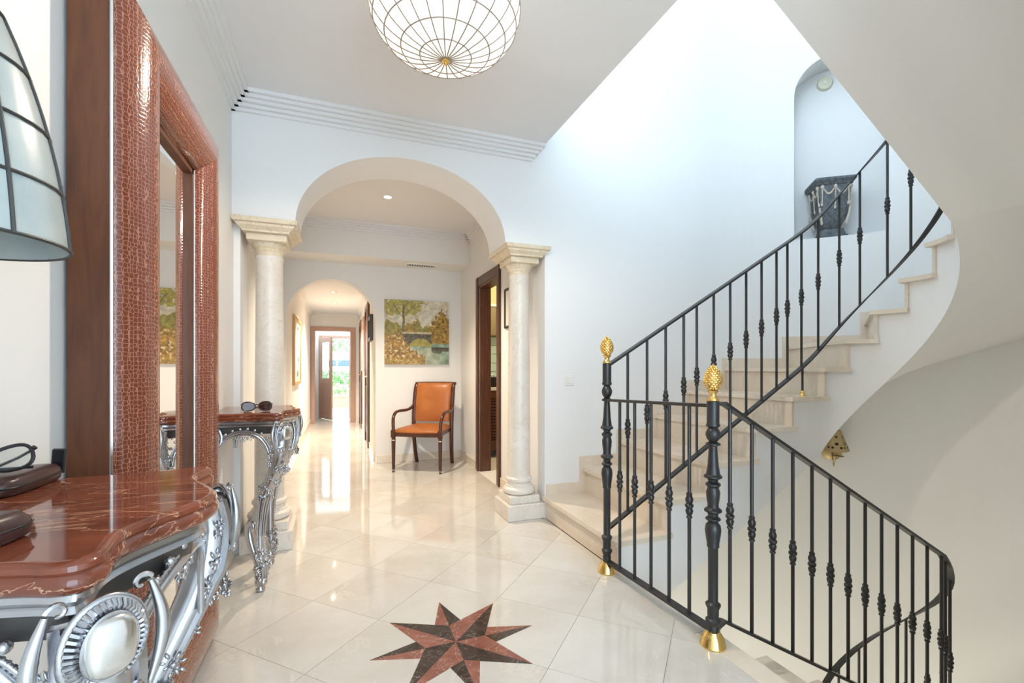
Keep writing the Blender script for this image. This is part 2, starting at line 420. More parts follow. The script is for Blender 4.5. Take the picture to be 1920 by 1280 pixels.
# ------------------------------------------------------------------ columns
def column(x, y, label, shaft_h=(.30, 1.835)):
    t = thing('column', label, 'column', (x, y, 0), 0, 'columns carrying the arch')
    m_ = MB(); m_.bbox(-.145, .145, -.16, .16, 0, .115, .004); m_.bbox(-.12, .12, -.13, .13, .115, .17, .004); m_.build('plinth', 'column_marble', t)
    m_ = MB(); m_.lathe([(.08,.17),(.108,.17),(.122,.18),(.126,.195),(.122,.21),(.11,.22),(.104,.225),(.104,.232),(.094,.238),(.09,.25),(.094,.262),(.101,.268),(.101,.285),(.094,.292),(.088,.297),(.086,.31)], 36); m_.build('base', 'column_marble', t)
    m_ = MB(); m_.lathe([(.086,.31),(.0855,.6),(.084,1.0),(.080,1.4),(.077,1.80),(.082,1.812),(.082,1.825),(.074,1.83)], 36); m_.build('shaft', 'column_marble', t)
    m_ = MB(); m_.lathe([(.074,1.825),(.076,1.845),(.078,1.85),(.084,1.855),(.086,1.862),(.083,1.868),(.088,1.873),(.10,1.886),(.106,1.895),(.106,1.902)], 36)
    m_.bbox(-.112, .112, -.13, .13, 1.902, 1.945, .003)
    q = [(.128,1.945),(.13,1.955),(.14,1.962),(.155,1.975),(.158,1.988),(.172,1.993),(.176,2.000),(.176,2.02)]
    m_.loft([[(-r_, -r_-.035, z), (r_, -r_-.035, z), (r_, r_+.035, z), (-r_, r_+.035, z)] for r_, z in q]); m_.build('capital', 'capital_stone', t)
    return t
column(1.288, 3.275, 'pale marble column beside the first marble stair')
column(-.421, 3.285, 'pale marble column behind the far console table')

# ------------------------------------------------------------------ staircase going up
RISE, RUN, Z1, X1 = .1915, .335, .165, 1.44
YI = CY+RI-.01                                    # inner nosing line of the straight flight
st = thing('staircase', 'curved white staircase with cream marble treads rising beside the arch', 'staircase', (0,0,0))
def P_in(th, r): return (CX+r*math.sin(th), CY+r*math.cos(th))
# path of risers: straight ones then winders by angle
NS = 6
risers = [('s', X1+RUN*k) for k in range(5)]+[('a', math.radians(a_)) for a_ in (6, 31, 56.5, 82.5, 108, 133, 158)]
zt = [Z1+RISE*k for k in range(len(risers)+1)]
def edge(rs, r):                                   # inner / outer point of a riser line
    if rs[0] == 's': return (rs[1], CY+r)
    return P_in(rs[1], r)
def strip(rs0, rs1, r, n=6):                       # points along radius r between two risers
    if rs0[0] == 's' and rs1[0] == 's': return [(rs0[1], CY+r), (rs1[1], CY+r)]
    if rs0[0] == 's': return [(rs0[1], CY+r), (CX, CY+r)]+[P_in(rs1[1]*i/2, r) for i in (1, 2)]
    return [P_in(rs0[1]+(rs1[1]-rs0[1])*i/n, r) for i in range(n+1)]
def shift(rs, d, r):                               # riser moved backwards down the flight by d metres at radius r
    return ('s', rs[1]-d) if rs[0] == 's' else ('a', rs[1]-d/r)
rin, rout = RI-.015, RO
for k in range(len(risers)-1):
    a_, c_ = risers[k], risers[k+1]
    z = zt[k]
    inn = strip(shift(a_, .025, rin), shift(c_, -.025, rin), rin-.022)
    out = strip(shift(a_, .025, rout), shift(c_, -.02, rout), rout)
    m_ = MB(); m_.prism(inn+out[::-1], z-.028, z); m_.build('tread', 'step_marble', st)
    p0, p1 = edge(a_, rin+.004), edge(a_, rout); nx, ny = p1[1]-p0[1], -(p1[0]-p0[0]); L = math.hypot(nx, ny); nx, ny = nx/L*.02, ny/L*.02
    m_ = MB(); zb = 0 if k == 0 else zt[k-1]; m_.prism([p0, p1, (p1[0]+nx, p1[1]+ny), (p0[0]+nx, p0[1]+ny)], zb, z-.028); m_.build('riser', 'step_marble', st)
    # marble skirting on the outer wall
    sk = strip(a_ if k else ('s', X1+.005), c_, rout-.014); so = strip(a_ if k else ('s', X1+.005), c_, rout)
    m_ = MB(); m_.prism(sk+so[::-1], z, z+.085); m_.prism([(p[0], p[1]) for p in strip(shift(c_, .05, rout), c_, rout-.0145)]+strip(shift(c_, .05, rout), c_, rout)[::-1], z+.085, z+RISE+.085)
    m_.build('skirting', 'step_marble', st)
m_ = MB(); m_.bbox(1.437, 1.50, WY-.0, WY+.0005, 0, .1)
# inner edge heights of the soffit
def sof(kind, t_):
    if kind == 's': return .515+(t_-CX)*.575
    if kind == 'a': return .515+t_*(1.90-.515)/PI
    return 1.90+(CX-t_)*.635
def topz(kind, t_):                               # stringer top: just below the treads
    if kind == 's':
        k = sum(1 for r_ in risers if r_[0] == 's' and r_[1] <= t_+1e-6)
        return zt[max(0, k-1)]-.028
    if kind == 'a':
        k = sum(1 for r_ in risers if r_[0] == 's' or r_[1] <= t_+1e-6)
        return zt[max(0, min(k, len(zt))-1)]-.028
    return 2.30+(CX-t_)*.635
path = []
for k in range(5): path += [('s', X1+RUN*k+1e-4), ('s', X1+RUN*(k+1)-1e-4)]
path[-1] = ('s', CX)
path[0] = ('s', 1.46)
brk = [0]+[r_[1] for r_ in risers if r_[0] == 'a']+[PI]
for a_, c_ in zip(brk[:-1], brk[1:]):
    for i in range(7): path.append(('a', a_+(c_-a_)*(i/6)*.9999+1e-5))
for i in range(9): path.append(('b', CX-(CX-1.66)*i/8))
def pt(kind, t_, r):
    if kind == 's': return (t_, CY+r)
    if kind == 'a': return P_in(t_, r)
    return (t_, CY-r)
m_ = MB(); fc = []
vs_ = []
for kd, t_ in path:
    x, y = pt(kd, t_, RI); xo, yo = pt(kd, t_, RO)
    zb = max(sof(kd, t_), -.6); zo = zb+(.07*math.sin(t_) if kd == 'a' else 0)
    vs_ += [(x, y, topz(kd, t_)), (x, y, zb), (xo, yo, zo)]
fs1 = [(3*i, 3*i+1, 3*i+4, 3*i+3) for i in range(len(path)-1)]
m_.add(vs_, fs1); m_.build('stringer', 'stair_plaster', st, 25, recalc=False)
m_ = MB(); m_.add(vs_, [(3*i+1, 3*i+2, 3*i+5, 3*i+4) for i in range(len(path)-1)]); m_.build('soffit', 'stair_plaster', st, 50, recalc=False)
# upper flight treads as one stepped slab, hidden from the hall but really there
for k in range(4):
    x = CX-.05-.30*k; z = 2.30+.19*k
    m_ = MB(); m_.box(x-.33, x, CY-RO, CY-RI+.02, z+.16, z+.19); m_.build('tread', 'step_marble', st)

# ------------------------------------------------------------------ staircase going down
sd = thing('staircase', 'marble steps leading down from the hall beside the iron railing', 'staircase', (0,0,0))
for k in range(5):
    z = -.19*(k+1); x0 = 1.47+.335*k
    m_ = MB(); m_.bbox(x0-.03 if k else x0+.02, x0+.355, CY-RO, 1.55, z-.03, z, .003); m_.build('tread', 'step_marble', sd)
    m_ = MB(); m_.box(x0, x0+.02, CY-RO, 1.53, z, z+.19-.03-(.006 if k == 0 else 0)); m_.build('riser', 'step_marble', sd)
m_ = MB(); m_.prism([(1.47, -.30), (1.47, -.05), (3.0, -.93), (3.0, -1.25)], CY-RO, 1.53, RX(PI/2) @ Matrix.Diagonal((1,1,-1,1)))
m_.build('stringer', 'stair_plaster', sd)
m_ = MB(); vs_ = []
for i in range(13):
    th = PI-PI*i/12; z = -1.05-.0068*math.degrees(PI-th)
    vs_ += [(*P_in(th, .29), z), (*P_in(th, RO), z), (*P_in(th, .29), z-.25), (*P_in(th, RO), z-.25)]
for i in range(12):
    q = 4*i; m_.add([], []); 
m_.add(vs_, [f_ for i in range(12) for f_ in ((4*i, 4*i+1, 4*i+5, 4*i+4), (4*i+2, 4*i+6, 4*i+7, 4*i+3), (4*i, 4*i+4, 4*i+6, 4*i+2))]); m_.build('winder_slab', 'stair_plaster', sd)

# ------------------------------------------------------------------ railings
KN = [(.008,-.056),(.0125,-.053),(.0125,-.047),(.009,-.043),(.014,-.034),(.0165,-.022),(.012,-.012),(.018,-.005),(.018,.003),(.012,.009),(.0165,.02),(.0165,.03),(.011,.042),(.0125,.046),(.0125,.053),(.008,.056)]
def baluster(parent, x, y, z0, z1, frac=.52, foot=None):
    L = z1-z0; zc = L*frac; r_ = .0078
    prof = [(r_, 0), (r_, zc-.057)]+[(a_, zc+z_) for a_, z_ in KN]+[(r_, zc+.057), (r_, L)]
    m_ = MB(); m_.lathe(prof, 10); o = m_.build('baluster', 'iron', parent); o.location = (x, y, z0)
    return o
NW = [(.022,.055),(.023,.075),(.021,.085),(.029,.10),(.029,.107),(.021,.115),(.022,.13),(.022,.15),(.029,.165),(.029,.172),(.019,.18),(.0195,.40),(.024,.407),(.023,.415),(.029,.455),(.031,.475),(.028,.495),(.018,.507),(.029,.517),(.029,.522),(.019,.53),(.021,.543),(.034,.551),(.034,.557),(.022,.567),(.021,.58),(.025,.605),(.027,.63),(.021,.648),(.029,.658),(.029,.664),(.018,.672),(.021,.682),(.035,.69),(.035,.696),(.027,.703),(.021,.74),(.017,.80),(.016,.818),(.028,.823),(.028,.829),(.015,.836),(.024,.848),(.0285,.862),(.0285,.872),(.022,.886),(.017,.893),(.027,.900),(.027,.906),(.024,.912),(.024,1.0),(.02,1.002)]
def newel(parent, x, y, H=1.0, fs=1.0):
    t = MB(); t.lathe([(a_, z_*H) for a_, z_ in NW], 18); o = t.build('newel_post', 'iron', parent); o.location = (x, y, 0)
    f = MB(); f.lathe([(.048,0),(.05,.006),(.046,.014),(.043,.03),(.036,.045),(.03,.052),(.027,.06),(.022,.062)], 24); q = f.build('foot_collar', 'brass', o)
    f = MB(); f.lathe([(.02,0),(.024,.004),(.024,.01),(.014,.02),(.013,.03),(.018,.038),(.024,.045)], 20)
    hh, rr = .105, .036
    def egg(s_): return rr*math.sin(PI*min(1, s_**.82))**.8 if 0 < s_ < 1 else .002
    f.lathe([(max(.002, egg(i/16)*.92), .042+hh*i/16) for i in range(17)], 18)
    for i in range(11):
        s_ = .10+.82*i/10; rad = egg(s_); nn = 11
        for k in range(nn):
            a_ = 2*PI*(k+.5*(i % 2))/nn
            f.ell((rad*.9*math.cos(a_), rad*.9*math.sin(a_), .042+hh*s_), (.005, rad*.30, .0075), 6, 4, None, Matrix.Rotation(a_, 3, 'Z') @ Matrix.Rotation(.35, 3, 'Y'))
    f.lathe([(.008, .042+hh*.97), (.001, .045+hh*1.03)], 8)
    f2 = f.build('finial', 'brass', o, 50); f2.location = (0, 0, 1.0*H); f2['label'] = 'brass pinecone finial'
    return o
def relax(pts, it=14, step=.04):
    P = [Vector(p) for p in pts]; out = [P[0]]
    for a_, c_ in zip(P[:-1], P[1:]):
        k = max(1, round((c_-a_).length/step)); out += [a_.lerp(c_, i/k) for i in range(1, k+1)]
    for _ in range(it): out = [out[0]]+[(out[i-1]+out[i]*2+out[i+1])/4 for i in range(1, len(out)-1)]+[out[-1]]
    return out
def on(path_, x, y):
    return min(path_, key=lambda p: (p.x-x)**2+(p.y-y)**2)
# upper flight railing
ru = thing('stair_railing', 'black iron railing climbing the upward stairs from the first newel', 'railing', (0,0,0))
NX1, NY1, NX2, NY2 = 1.374, 2.172, 1.412, 1.446
newel(ru, NX1, NY1, 1.145)
RR = RI+.025
def railz(kd, t_): # handrail height
    if kd == 's': return 1.135+(t_-1.40)*.592
    if kd == 'a': return 2.11+t_*(3.50-2.11)/PI
    return 3.50+(CX-t_)*.635
def botz(kd, t_):
    if kd == 's': return .225+(t_-1.40)*.590
    if kd == 'a': return 1.20+t_*(2.59-1.20)/PI
    return 2.59+(CX-t_)*.635
rp = [('s', 1.40+(CX-1.40)*i/10) for i in range(11)]+[('a', PI*i/24) for i in range(1, 25)]+[('b', CX-.9*i/4) for i in range(1, 5)]
def ptr(kd, t_): 
    x, y = pt(kd, t_, RR); return x, y
up_t = relax([(*ptr(*q), railz(*q)) for q in rp], 30); up_b = relax([(*ptr(*q), botz(*q)) for q in rp], 30)
m_ = MB(); m_.bar(up_t, .040, .014); m_.build('handrail', 'iron', ru)
m_ = MB(); m_.bar(up_b, .034, .014); m_.build('bottom_rail', 'iron', ru)
sp = [('s', 1.535+.1265*k) for k in range(12)]+[('a', math.radians(a_)) for a_ in (4, 26, 46, 66, 88, 113, 135, 157)]+[('b', CX-.13*k) for k in range(1, 6)]
for q in sp:
    x, y = ptr(*q); pb = on(up_b, x, y); baluster(ru, pb.x, pb.y, pb.z, on(up_t, x, y).z)
x, y = ptr('s', 1.535+.1265*11.0)
m_ = MB(); z5 = zt[4]; m_.lathe([(.013, z5), (.014, z5+.008), (.009, z5+.02), (.0075, z5+.03), (.0075, botz('s', x))], 10); o = m_.build('support_rod', 'iron', ru); o.location = (x, y, 0)
m_ = MB(); m_.lathe([(.017, z5), (.018, z5+.01), (.013, z5+.02), (.015, z5+.03), (.010, z5+.037)], 14); o2 = m_.build('foot_collar', 'brass', ru); o2.location = (x, y, 0)
# level and downward railing
rd = thing('stair_railing', 'black iron railing across the stairwell edge curving down the lower flight', 'railing', (0,0,0))
newel(rd, NX2, NY2, .985)
YL, RL = 1.50, .32
def lowz(kd, t_, base):
    if kd == 's': return base-(t_-1.53)*.563
    return base-(CX-1.53)*.563-(PI-t_)*(1.12)/PI
lp = [('s', 1.53+(CX-1.53)*i/8) for i in range(9)]+[('a', PI-PI*i/24) for i in range(1, 25)]
def lpt(kd, t_): return (t_, CY-RL) if kd == 's' else P_in(t_, RL)
tail = [(CX-.5*i, CY+RL, lowz('a', 0, .965)-.28*i) for i in (1, 2)]
m_ = MB(); m_.bar([(NX2+.01, NY2+.005, .974), (1.46, 1.47, .974), (1.515, CY-RL, .972)]+[(*lpt(*q), lowz(*q, .965)) for q in lp]+tail, .040, .014); m_.build('handrail', 'iron', rd)
m_ = MB(); m_.bar([(NX2+.01, NY2+.005, .055), (1.46, 1.475, .055), (1.515, CY-RL, .052)]+[(*lpt(*q), lowz(*q, .045)) for q in lp]+[(p[0], p[1], p[2]-.92) for p in tail], .034, .014); m_.build('bottom_rail', 'iron', rd)
for q in [('s', 1.557+.124*k) for k in range(13)]+[('a', PI-math.radians(a_)) for a_ in (6, 28, 50, 72, 94, 116, 138, 160)]:
    x, y = lpt(*q); baluster(rd, x, y, lowz(*q, .045), lowz(*q, .965), .50)
for k in range(1, 6):
    x = CX-.15*k; z = lowz('a', 0, .965)-.56*.15*k; baluster(rd, x, CY+RL, z-.92, z, .5)
m_ = MB(); m_.bar([(NX1, NY1-.01, .945), (NX2, NY2+.01, .968)], .036, .013); m_.build('handrail', 'iron', rd)
m_ = MB(); m_.bar([(NX1, NY1-.01, .062), (NX2, NY2+.01, .062)], .036, .012); m_.build('bottom_rail', 'iron', rd)
for k in range(5):
    f_ = (k+.95)/6.0; baluster(rd, NX1+(NX2-NX1)*f_, NY1+(NY2-NY1)*f_, .062, .947+.02*f_, .52)

# ------------------------------------------------------------------ star inlay
star = thing('star_inlay', 'eight-pointed compass star of red and dark marble inlaid in the floor', 'floor inlay', (STAR[0], STAR[1], 0))
SR = .338
def spoint(i, r): a_ = PI/4*i; return (r*math.cos(a_), r*math.sin(a_))
def piece(poly, mt, z):
    m_ = MB(); m_.prism(poly, .0, z); m_.build('marble_piece', mt, star)
hw = PI/4
for lay, offs, z in (('front', 1, .0014), ('back', 0, .0011)):
    for k in range(4):
        i = 2*k+offs; tip = spoint(i, SR)
        rin_ = .125
        l_ = ((rin_)*math.cos(PI/4*i+hw), (rin_)*math.sin(PI/4*i+hw)); r_ = ((rin_)*math.cos(PI/4*i-hw), (rin_)*math.sin(PI/4*i-hw))
        if lay == 'front':
            piece([(0,0), r_, tip], 'dark_marble', z); piece([(0,0), tip, l_], 'red_marble', z)
        else:
            i0 = .105
            l2 = (.155*math.cos(PI/4*i+.40), .155*math.sin(PI/4*i+.40)); r2 = (.155*math.cos(PI/4*i-.40), .155*math.sin(PI/4*i-.40)); c2 = spoint(i, .125)
            piece([c2, r2, tip], 'dark_marble', z); piece([c2, tip, l2], 'red_marble', z)

# ------------------------------------------------------------------ ceiling lamp
LX, LY, LZ, LR, LH = STAR[0]-.042, STAR[1], 2.575, .302, .205
cl = thing('ceiling_lamp', 'round ceiling lamp of lit white capiz shell panes with thin leading', 'lamp', (LX, LY, LZ))
NM = 24; lat = [-86, -70, -54, -37, -19, 0, 19, 40]
def ep(lo, la, k=1.0): return (LR*k*math.cos(la)*math.cos(lo), LR*k*math.cos(la)*math.sin(lo), LH*k*math.sin(la))
fr = MB()
for a_, c_ in zip(lat[:-1], lat[1:]):
    a_, c_ = math.radians(a_), math.radians(c_); h = PI/NM*.985
    m_ = MB(); vs_ = []
    for k in (1.0, .992):
        for la in (a_, (a_+c_)/2, c_):
            for lo in (-h, 0, h): vs_.append(ep(lo, la, k))
    fs_ = []
    for j in range(2):
        for i in range(2): fs_ += [(3*j+i, 3*j+i+1, 3*j+i+4, 3*j+i+3), (9+3*j+i+3, 9+3*j+i+4, 9+3*j+i+1, 9+3*j+i)]
    m_.add(vs_, fs_); me = m_.mesh('pane', 'capiz_lit', 60)
    for k in range(NM): link('pane', me, cl, RZ(2*PI*(k+.5)/NM))
for k in range(NM): fr.tube([ep(2*PI*k/NM, math.radians(-88+128*i/14), 1.002) for i in range(15)], .0025, 5)
for la in lat[1:-1]: fr.tube([ep(2*PI*k/48, math.radians(la), 1.002) for k in range(48)], .0025, 5, closed=True)
fr.build('leading', 'lead_gold', cl)
m_ = MB(); m_.lathe([(.001, -LH-.022), (.008, -LH-.018), (.006, -LH-.01), (.016, -LH-.006), (.016, -LH+.004)], 16); m_.build('finial', 'brass', cl)
m_ = MB(); m_.lathe([(.20, .135), (.235, .132), (.24, .174), (.2, .174)], 36); m_.build('ceiling_plate', 'white_plastic', cl)
def point(name, loc, e, col, r=.05):
    d = bpy.data.lights.new(name, 'POINT'); d.energy = e; d.color = col; d.shadow_soft_size = r
    o = bpy.data.objects.new(name, d); COL.objects.link(o); o.location = loc; return o
def spot(name, loc, e, col, ang=110, bl=.7):
    d = bpy.data.lights.new(name, 'SPOT'); d.energy = e; d.color = col; d.spot_size = math.radians(ang); d.spot_blend = bl; d.shadow_soft_size = .03
    o = bpy.data.objects.new(name, d); COL.objects.link(o); o.location = loc; return o
def downlight(x, y, z, label, e, dark=False):
    t = thing('downlight', label, 'downlight', (x, y, z))
    m_ = MB(); m_.lathe([(.03, -.001), (.033, -.008), (.045, -.007), (.05, -.001), (.05, 0), (.03, 0)], 24); m_.build('ring', 'brass' if dark else 'white_plastic', t)
    m_ = MB(); m_.lathe([(.0005, -.003), (.03, -.003), (.03, -.001)], 20); m_.build('bulb', 'lamp_glow', t)
    spot('downlight_lamp', (x, y, z-.02), e, (1, .86, .68))
downlight(.406, 4.29, CEIL2, 'lit recessed downlight in the ceiling beyond the arch', 85)
downlight(-.09, 7.2, CORZ, 'brass recessed downlight in the corridor nearest the arch', 90, True)
downlight(-.09, 8.4, CORZ, 'brass recessed downlight in the corridor nearest the garden door', 90, True)

# ------------------------------------------------------------------ standing mirror
MX, MY0, MY1, MZ = -.592, 1.36, 2.235, 2.08
mi = thing('standing_mirror', 'tall floor mirror in a padded brown crocodile leather frame', 'mirror', (MX, (MY0+MY1)/2, 0))
hwid = (MY1-MY0)/2; FW = .225
lean = .0
# local: x out from wall, y along wall, z up
def prof(k):   # cross-section of leather roll: k 0..1 from outer to inner edge -> (inset, height)
    return FW*k, .082+.055*math.sin(PI*min(1, k*1.0))**.8*(1 if k < .999 else 1)
def rail_mesh(a_, c_, inward):
    rings = []
    for k in [i/14 for i in range(15)]:
        ins, hgt = prof(k); rings.append((ins, hgt))
    return rings
def frame_side(name, corners):
    # corners: list of two outer corner points (y,z) and their inward diagonals
    (p, dp), (q, dq) = corners; m_ = MB(); R_ = [[], []]
    for ins, hgt in [prof(i/14) for i in range(15)]:
        R_[0].append((hgt, p[0]+dp[0]*ins, p[1]+dp[1]*ins)); R_[1].append((hgt, q[0]+dq[0]*ins, q[1]+dq[1]*ins))
    for e_, P0, D_ in ((0, p, dp), (1, q, dq)):
        R_[e_].append((.03, P0[0]+D_[0]*FW, P0[1]+D_[1]*FW)); R_[e_].append((.03, P0[0], P0[1]))
    m_.loft(R_); return m_.build(name, 'crocodile_leather', mi, 60)
zb = .0
cs = [((-hwid, zb), (1, 1)), ((hwid, zb), (-1, 1)), ((hwid, MZ), (-1, -1)), ((-hwid, MZ), (1, -1))]
for i in range(4): frame_side('leather_rail', (cs[i], cs[(i+1) % 4]))
# wooden outer casing, silver bead, inner wooden slip and glass
m_ = MB(); e = .006
m_.box(.0, .078, -hwid-e, -hwid+.02, 0, MZ+e); m_.box(.0, .078, hwid-.02, hwid+e, 0, MZ+e); m_.box(0, .078, -hwid, hwid, MZ-.02, MZ+e); m_.box(0, .012, -hwid, hwid, 0, MZ); m_.build('casing', 'walnut', mi)
m_ = MB(); q = .082; m_.tube([(q, -hwid-.003, 0), (q, -hwid-.003, MZ+.003), (q, hwid+.003, MZ+.003), (q, hwid+.003, 0)], .0045, 6); m_.build('silver_bead', 'chrome_line', mi)
m_ = MB(); ii = hwid-FW; zt_, zl_ = MZ-FW, FW
for (y0, y1, z0, z1) in ((-ii, -ii+.018, zl_, zt_), (ii-.018, ii, zl_, zt_), (-ii, ii, zt_-.018, zt_), (-ii, ii, zl_, zl_+.018)): m_.box(.06, .083, y0, y1, z0, z1)
m_.build('inner_slip', 'walnut', mi)
m_ = MB(); q = .084; ij = ii-.001; m_.tube([(q, -ij, zl_), (q, -ij, zt_), (q, ij, zt_), (q, ij, zl_)], .0035, 6, closed=True); m_.build('silver_bead', 'chrome_line', mi)
m_ = MB(); m_.box(.055, .068, -ii, ii, zl_, zt_); m_.build('mirror_glass', 'mirror', mi)

# ------------------------------------------------------------------ console tables
CT = .90
half = [(.25,0),(.248,.08),(.25,.16),(.256,.215),(.266,.258),(.278,.292),(.274,.320),(.248,.334),(.215,.330),(.182,.325),(.15,.331),(.11,.350),(.06,.379),(.03,.391),(0,.395)]
def smooth_line(p, n=4):
    out = []
    for i in range(len(p)-1):
        p0, p1, p2, p3 = p[max(0, i-1)], p[i], p[i+1], p[min(len(p)-1, i+2)]
        for k in range(n):
            t = k/n
            out.append(tuple(.5*((2*p1[d])+(-p0[d]+p2[d])*t+(2*p0[d]-5*p1[d]+4*p2[d]-p3[d])*t*t+(-p0[d]+3*p1[d]-3*p2[d]+p3[d])*t**3) for d in range(len(p[0]))))
    out.append(p[-1]); return out
hs = smooth_line(half, 4)
outline = hs+[(-x, y) for x, y in hs[-2::-1]]
def inset(poly, d):
    out = []; n = len(poly)
    for i in range(n):
        a_ = Vector(poly[max(0, i-1)]); c_ = Vector(poly[min(n-1, i+1)]); t = (c_-a_).normalized(); nn = Vector((-t.y, t.x))
        p = Vector(poly[i])+nn*d; out.append((p.x, max(0, p.y) if 0 < i < n-1 else 0))
    return out
def ring(d, z): return [(x, y, z) for x, y in inset(outline, d)]
def leaf_cluster(m_, c_, size, n, seed, face=None):
    rnd = random.Random(seed)
    for i in range(n):
        a_ = 2*PI*i/n+rnd.random()*.6; r_ = size*(.35+.5*rnd.random())
        u, v_ = face
        p = Vector(c_)+u*r_*math.cos(a_)+v_*r_*math.sin(a_)
        m_.ell(p, (size*.30, size*.16, size*.13), 7, 4, None, Matrix.Rotation(a_, 3, u.cross(v_)) @ Matrix((u, v_, u.cross(v_))).transposed())
    m_.ell(c_, (size*.28,)*3, 8, 5)
def scroll(c_, u, v_, r0, r1, a0, a1, n=22):
    return [Vector(c_)+(u*math.cos(a0+(a1-a0)*i/n)+v_*math.sin(a0+(a1-a0)*i/n))*(r0+(r1-r0)*i/n) for i in range(n+1)]
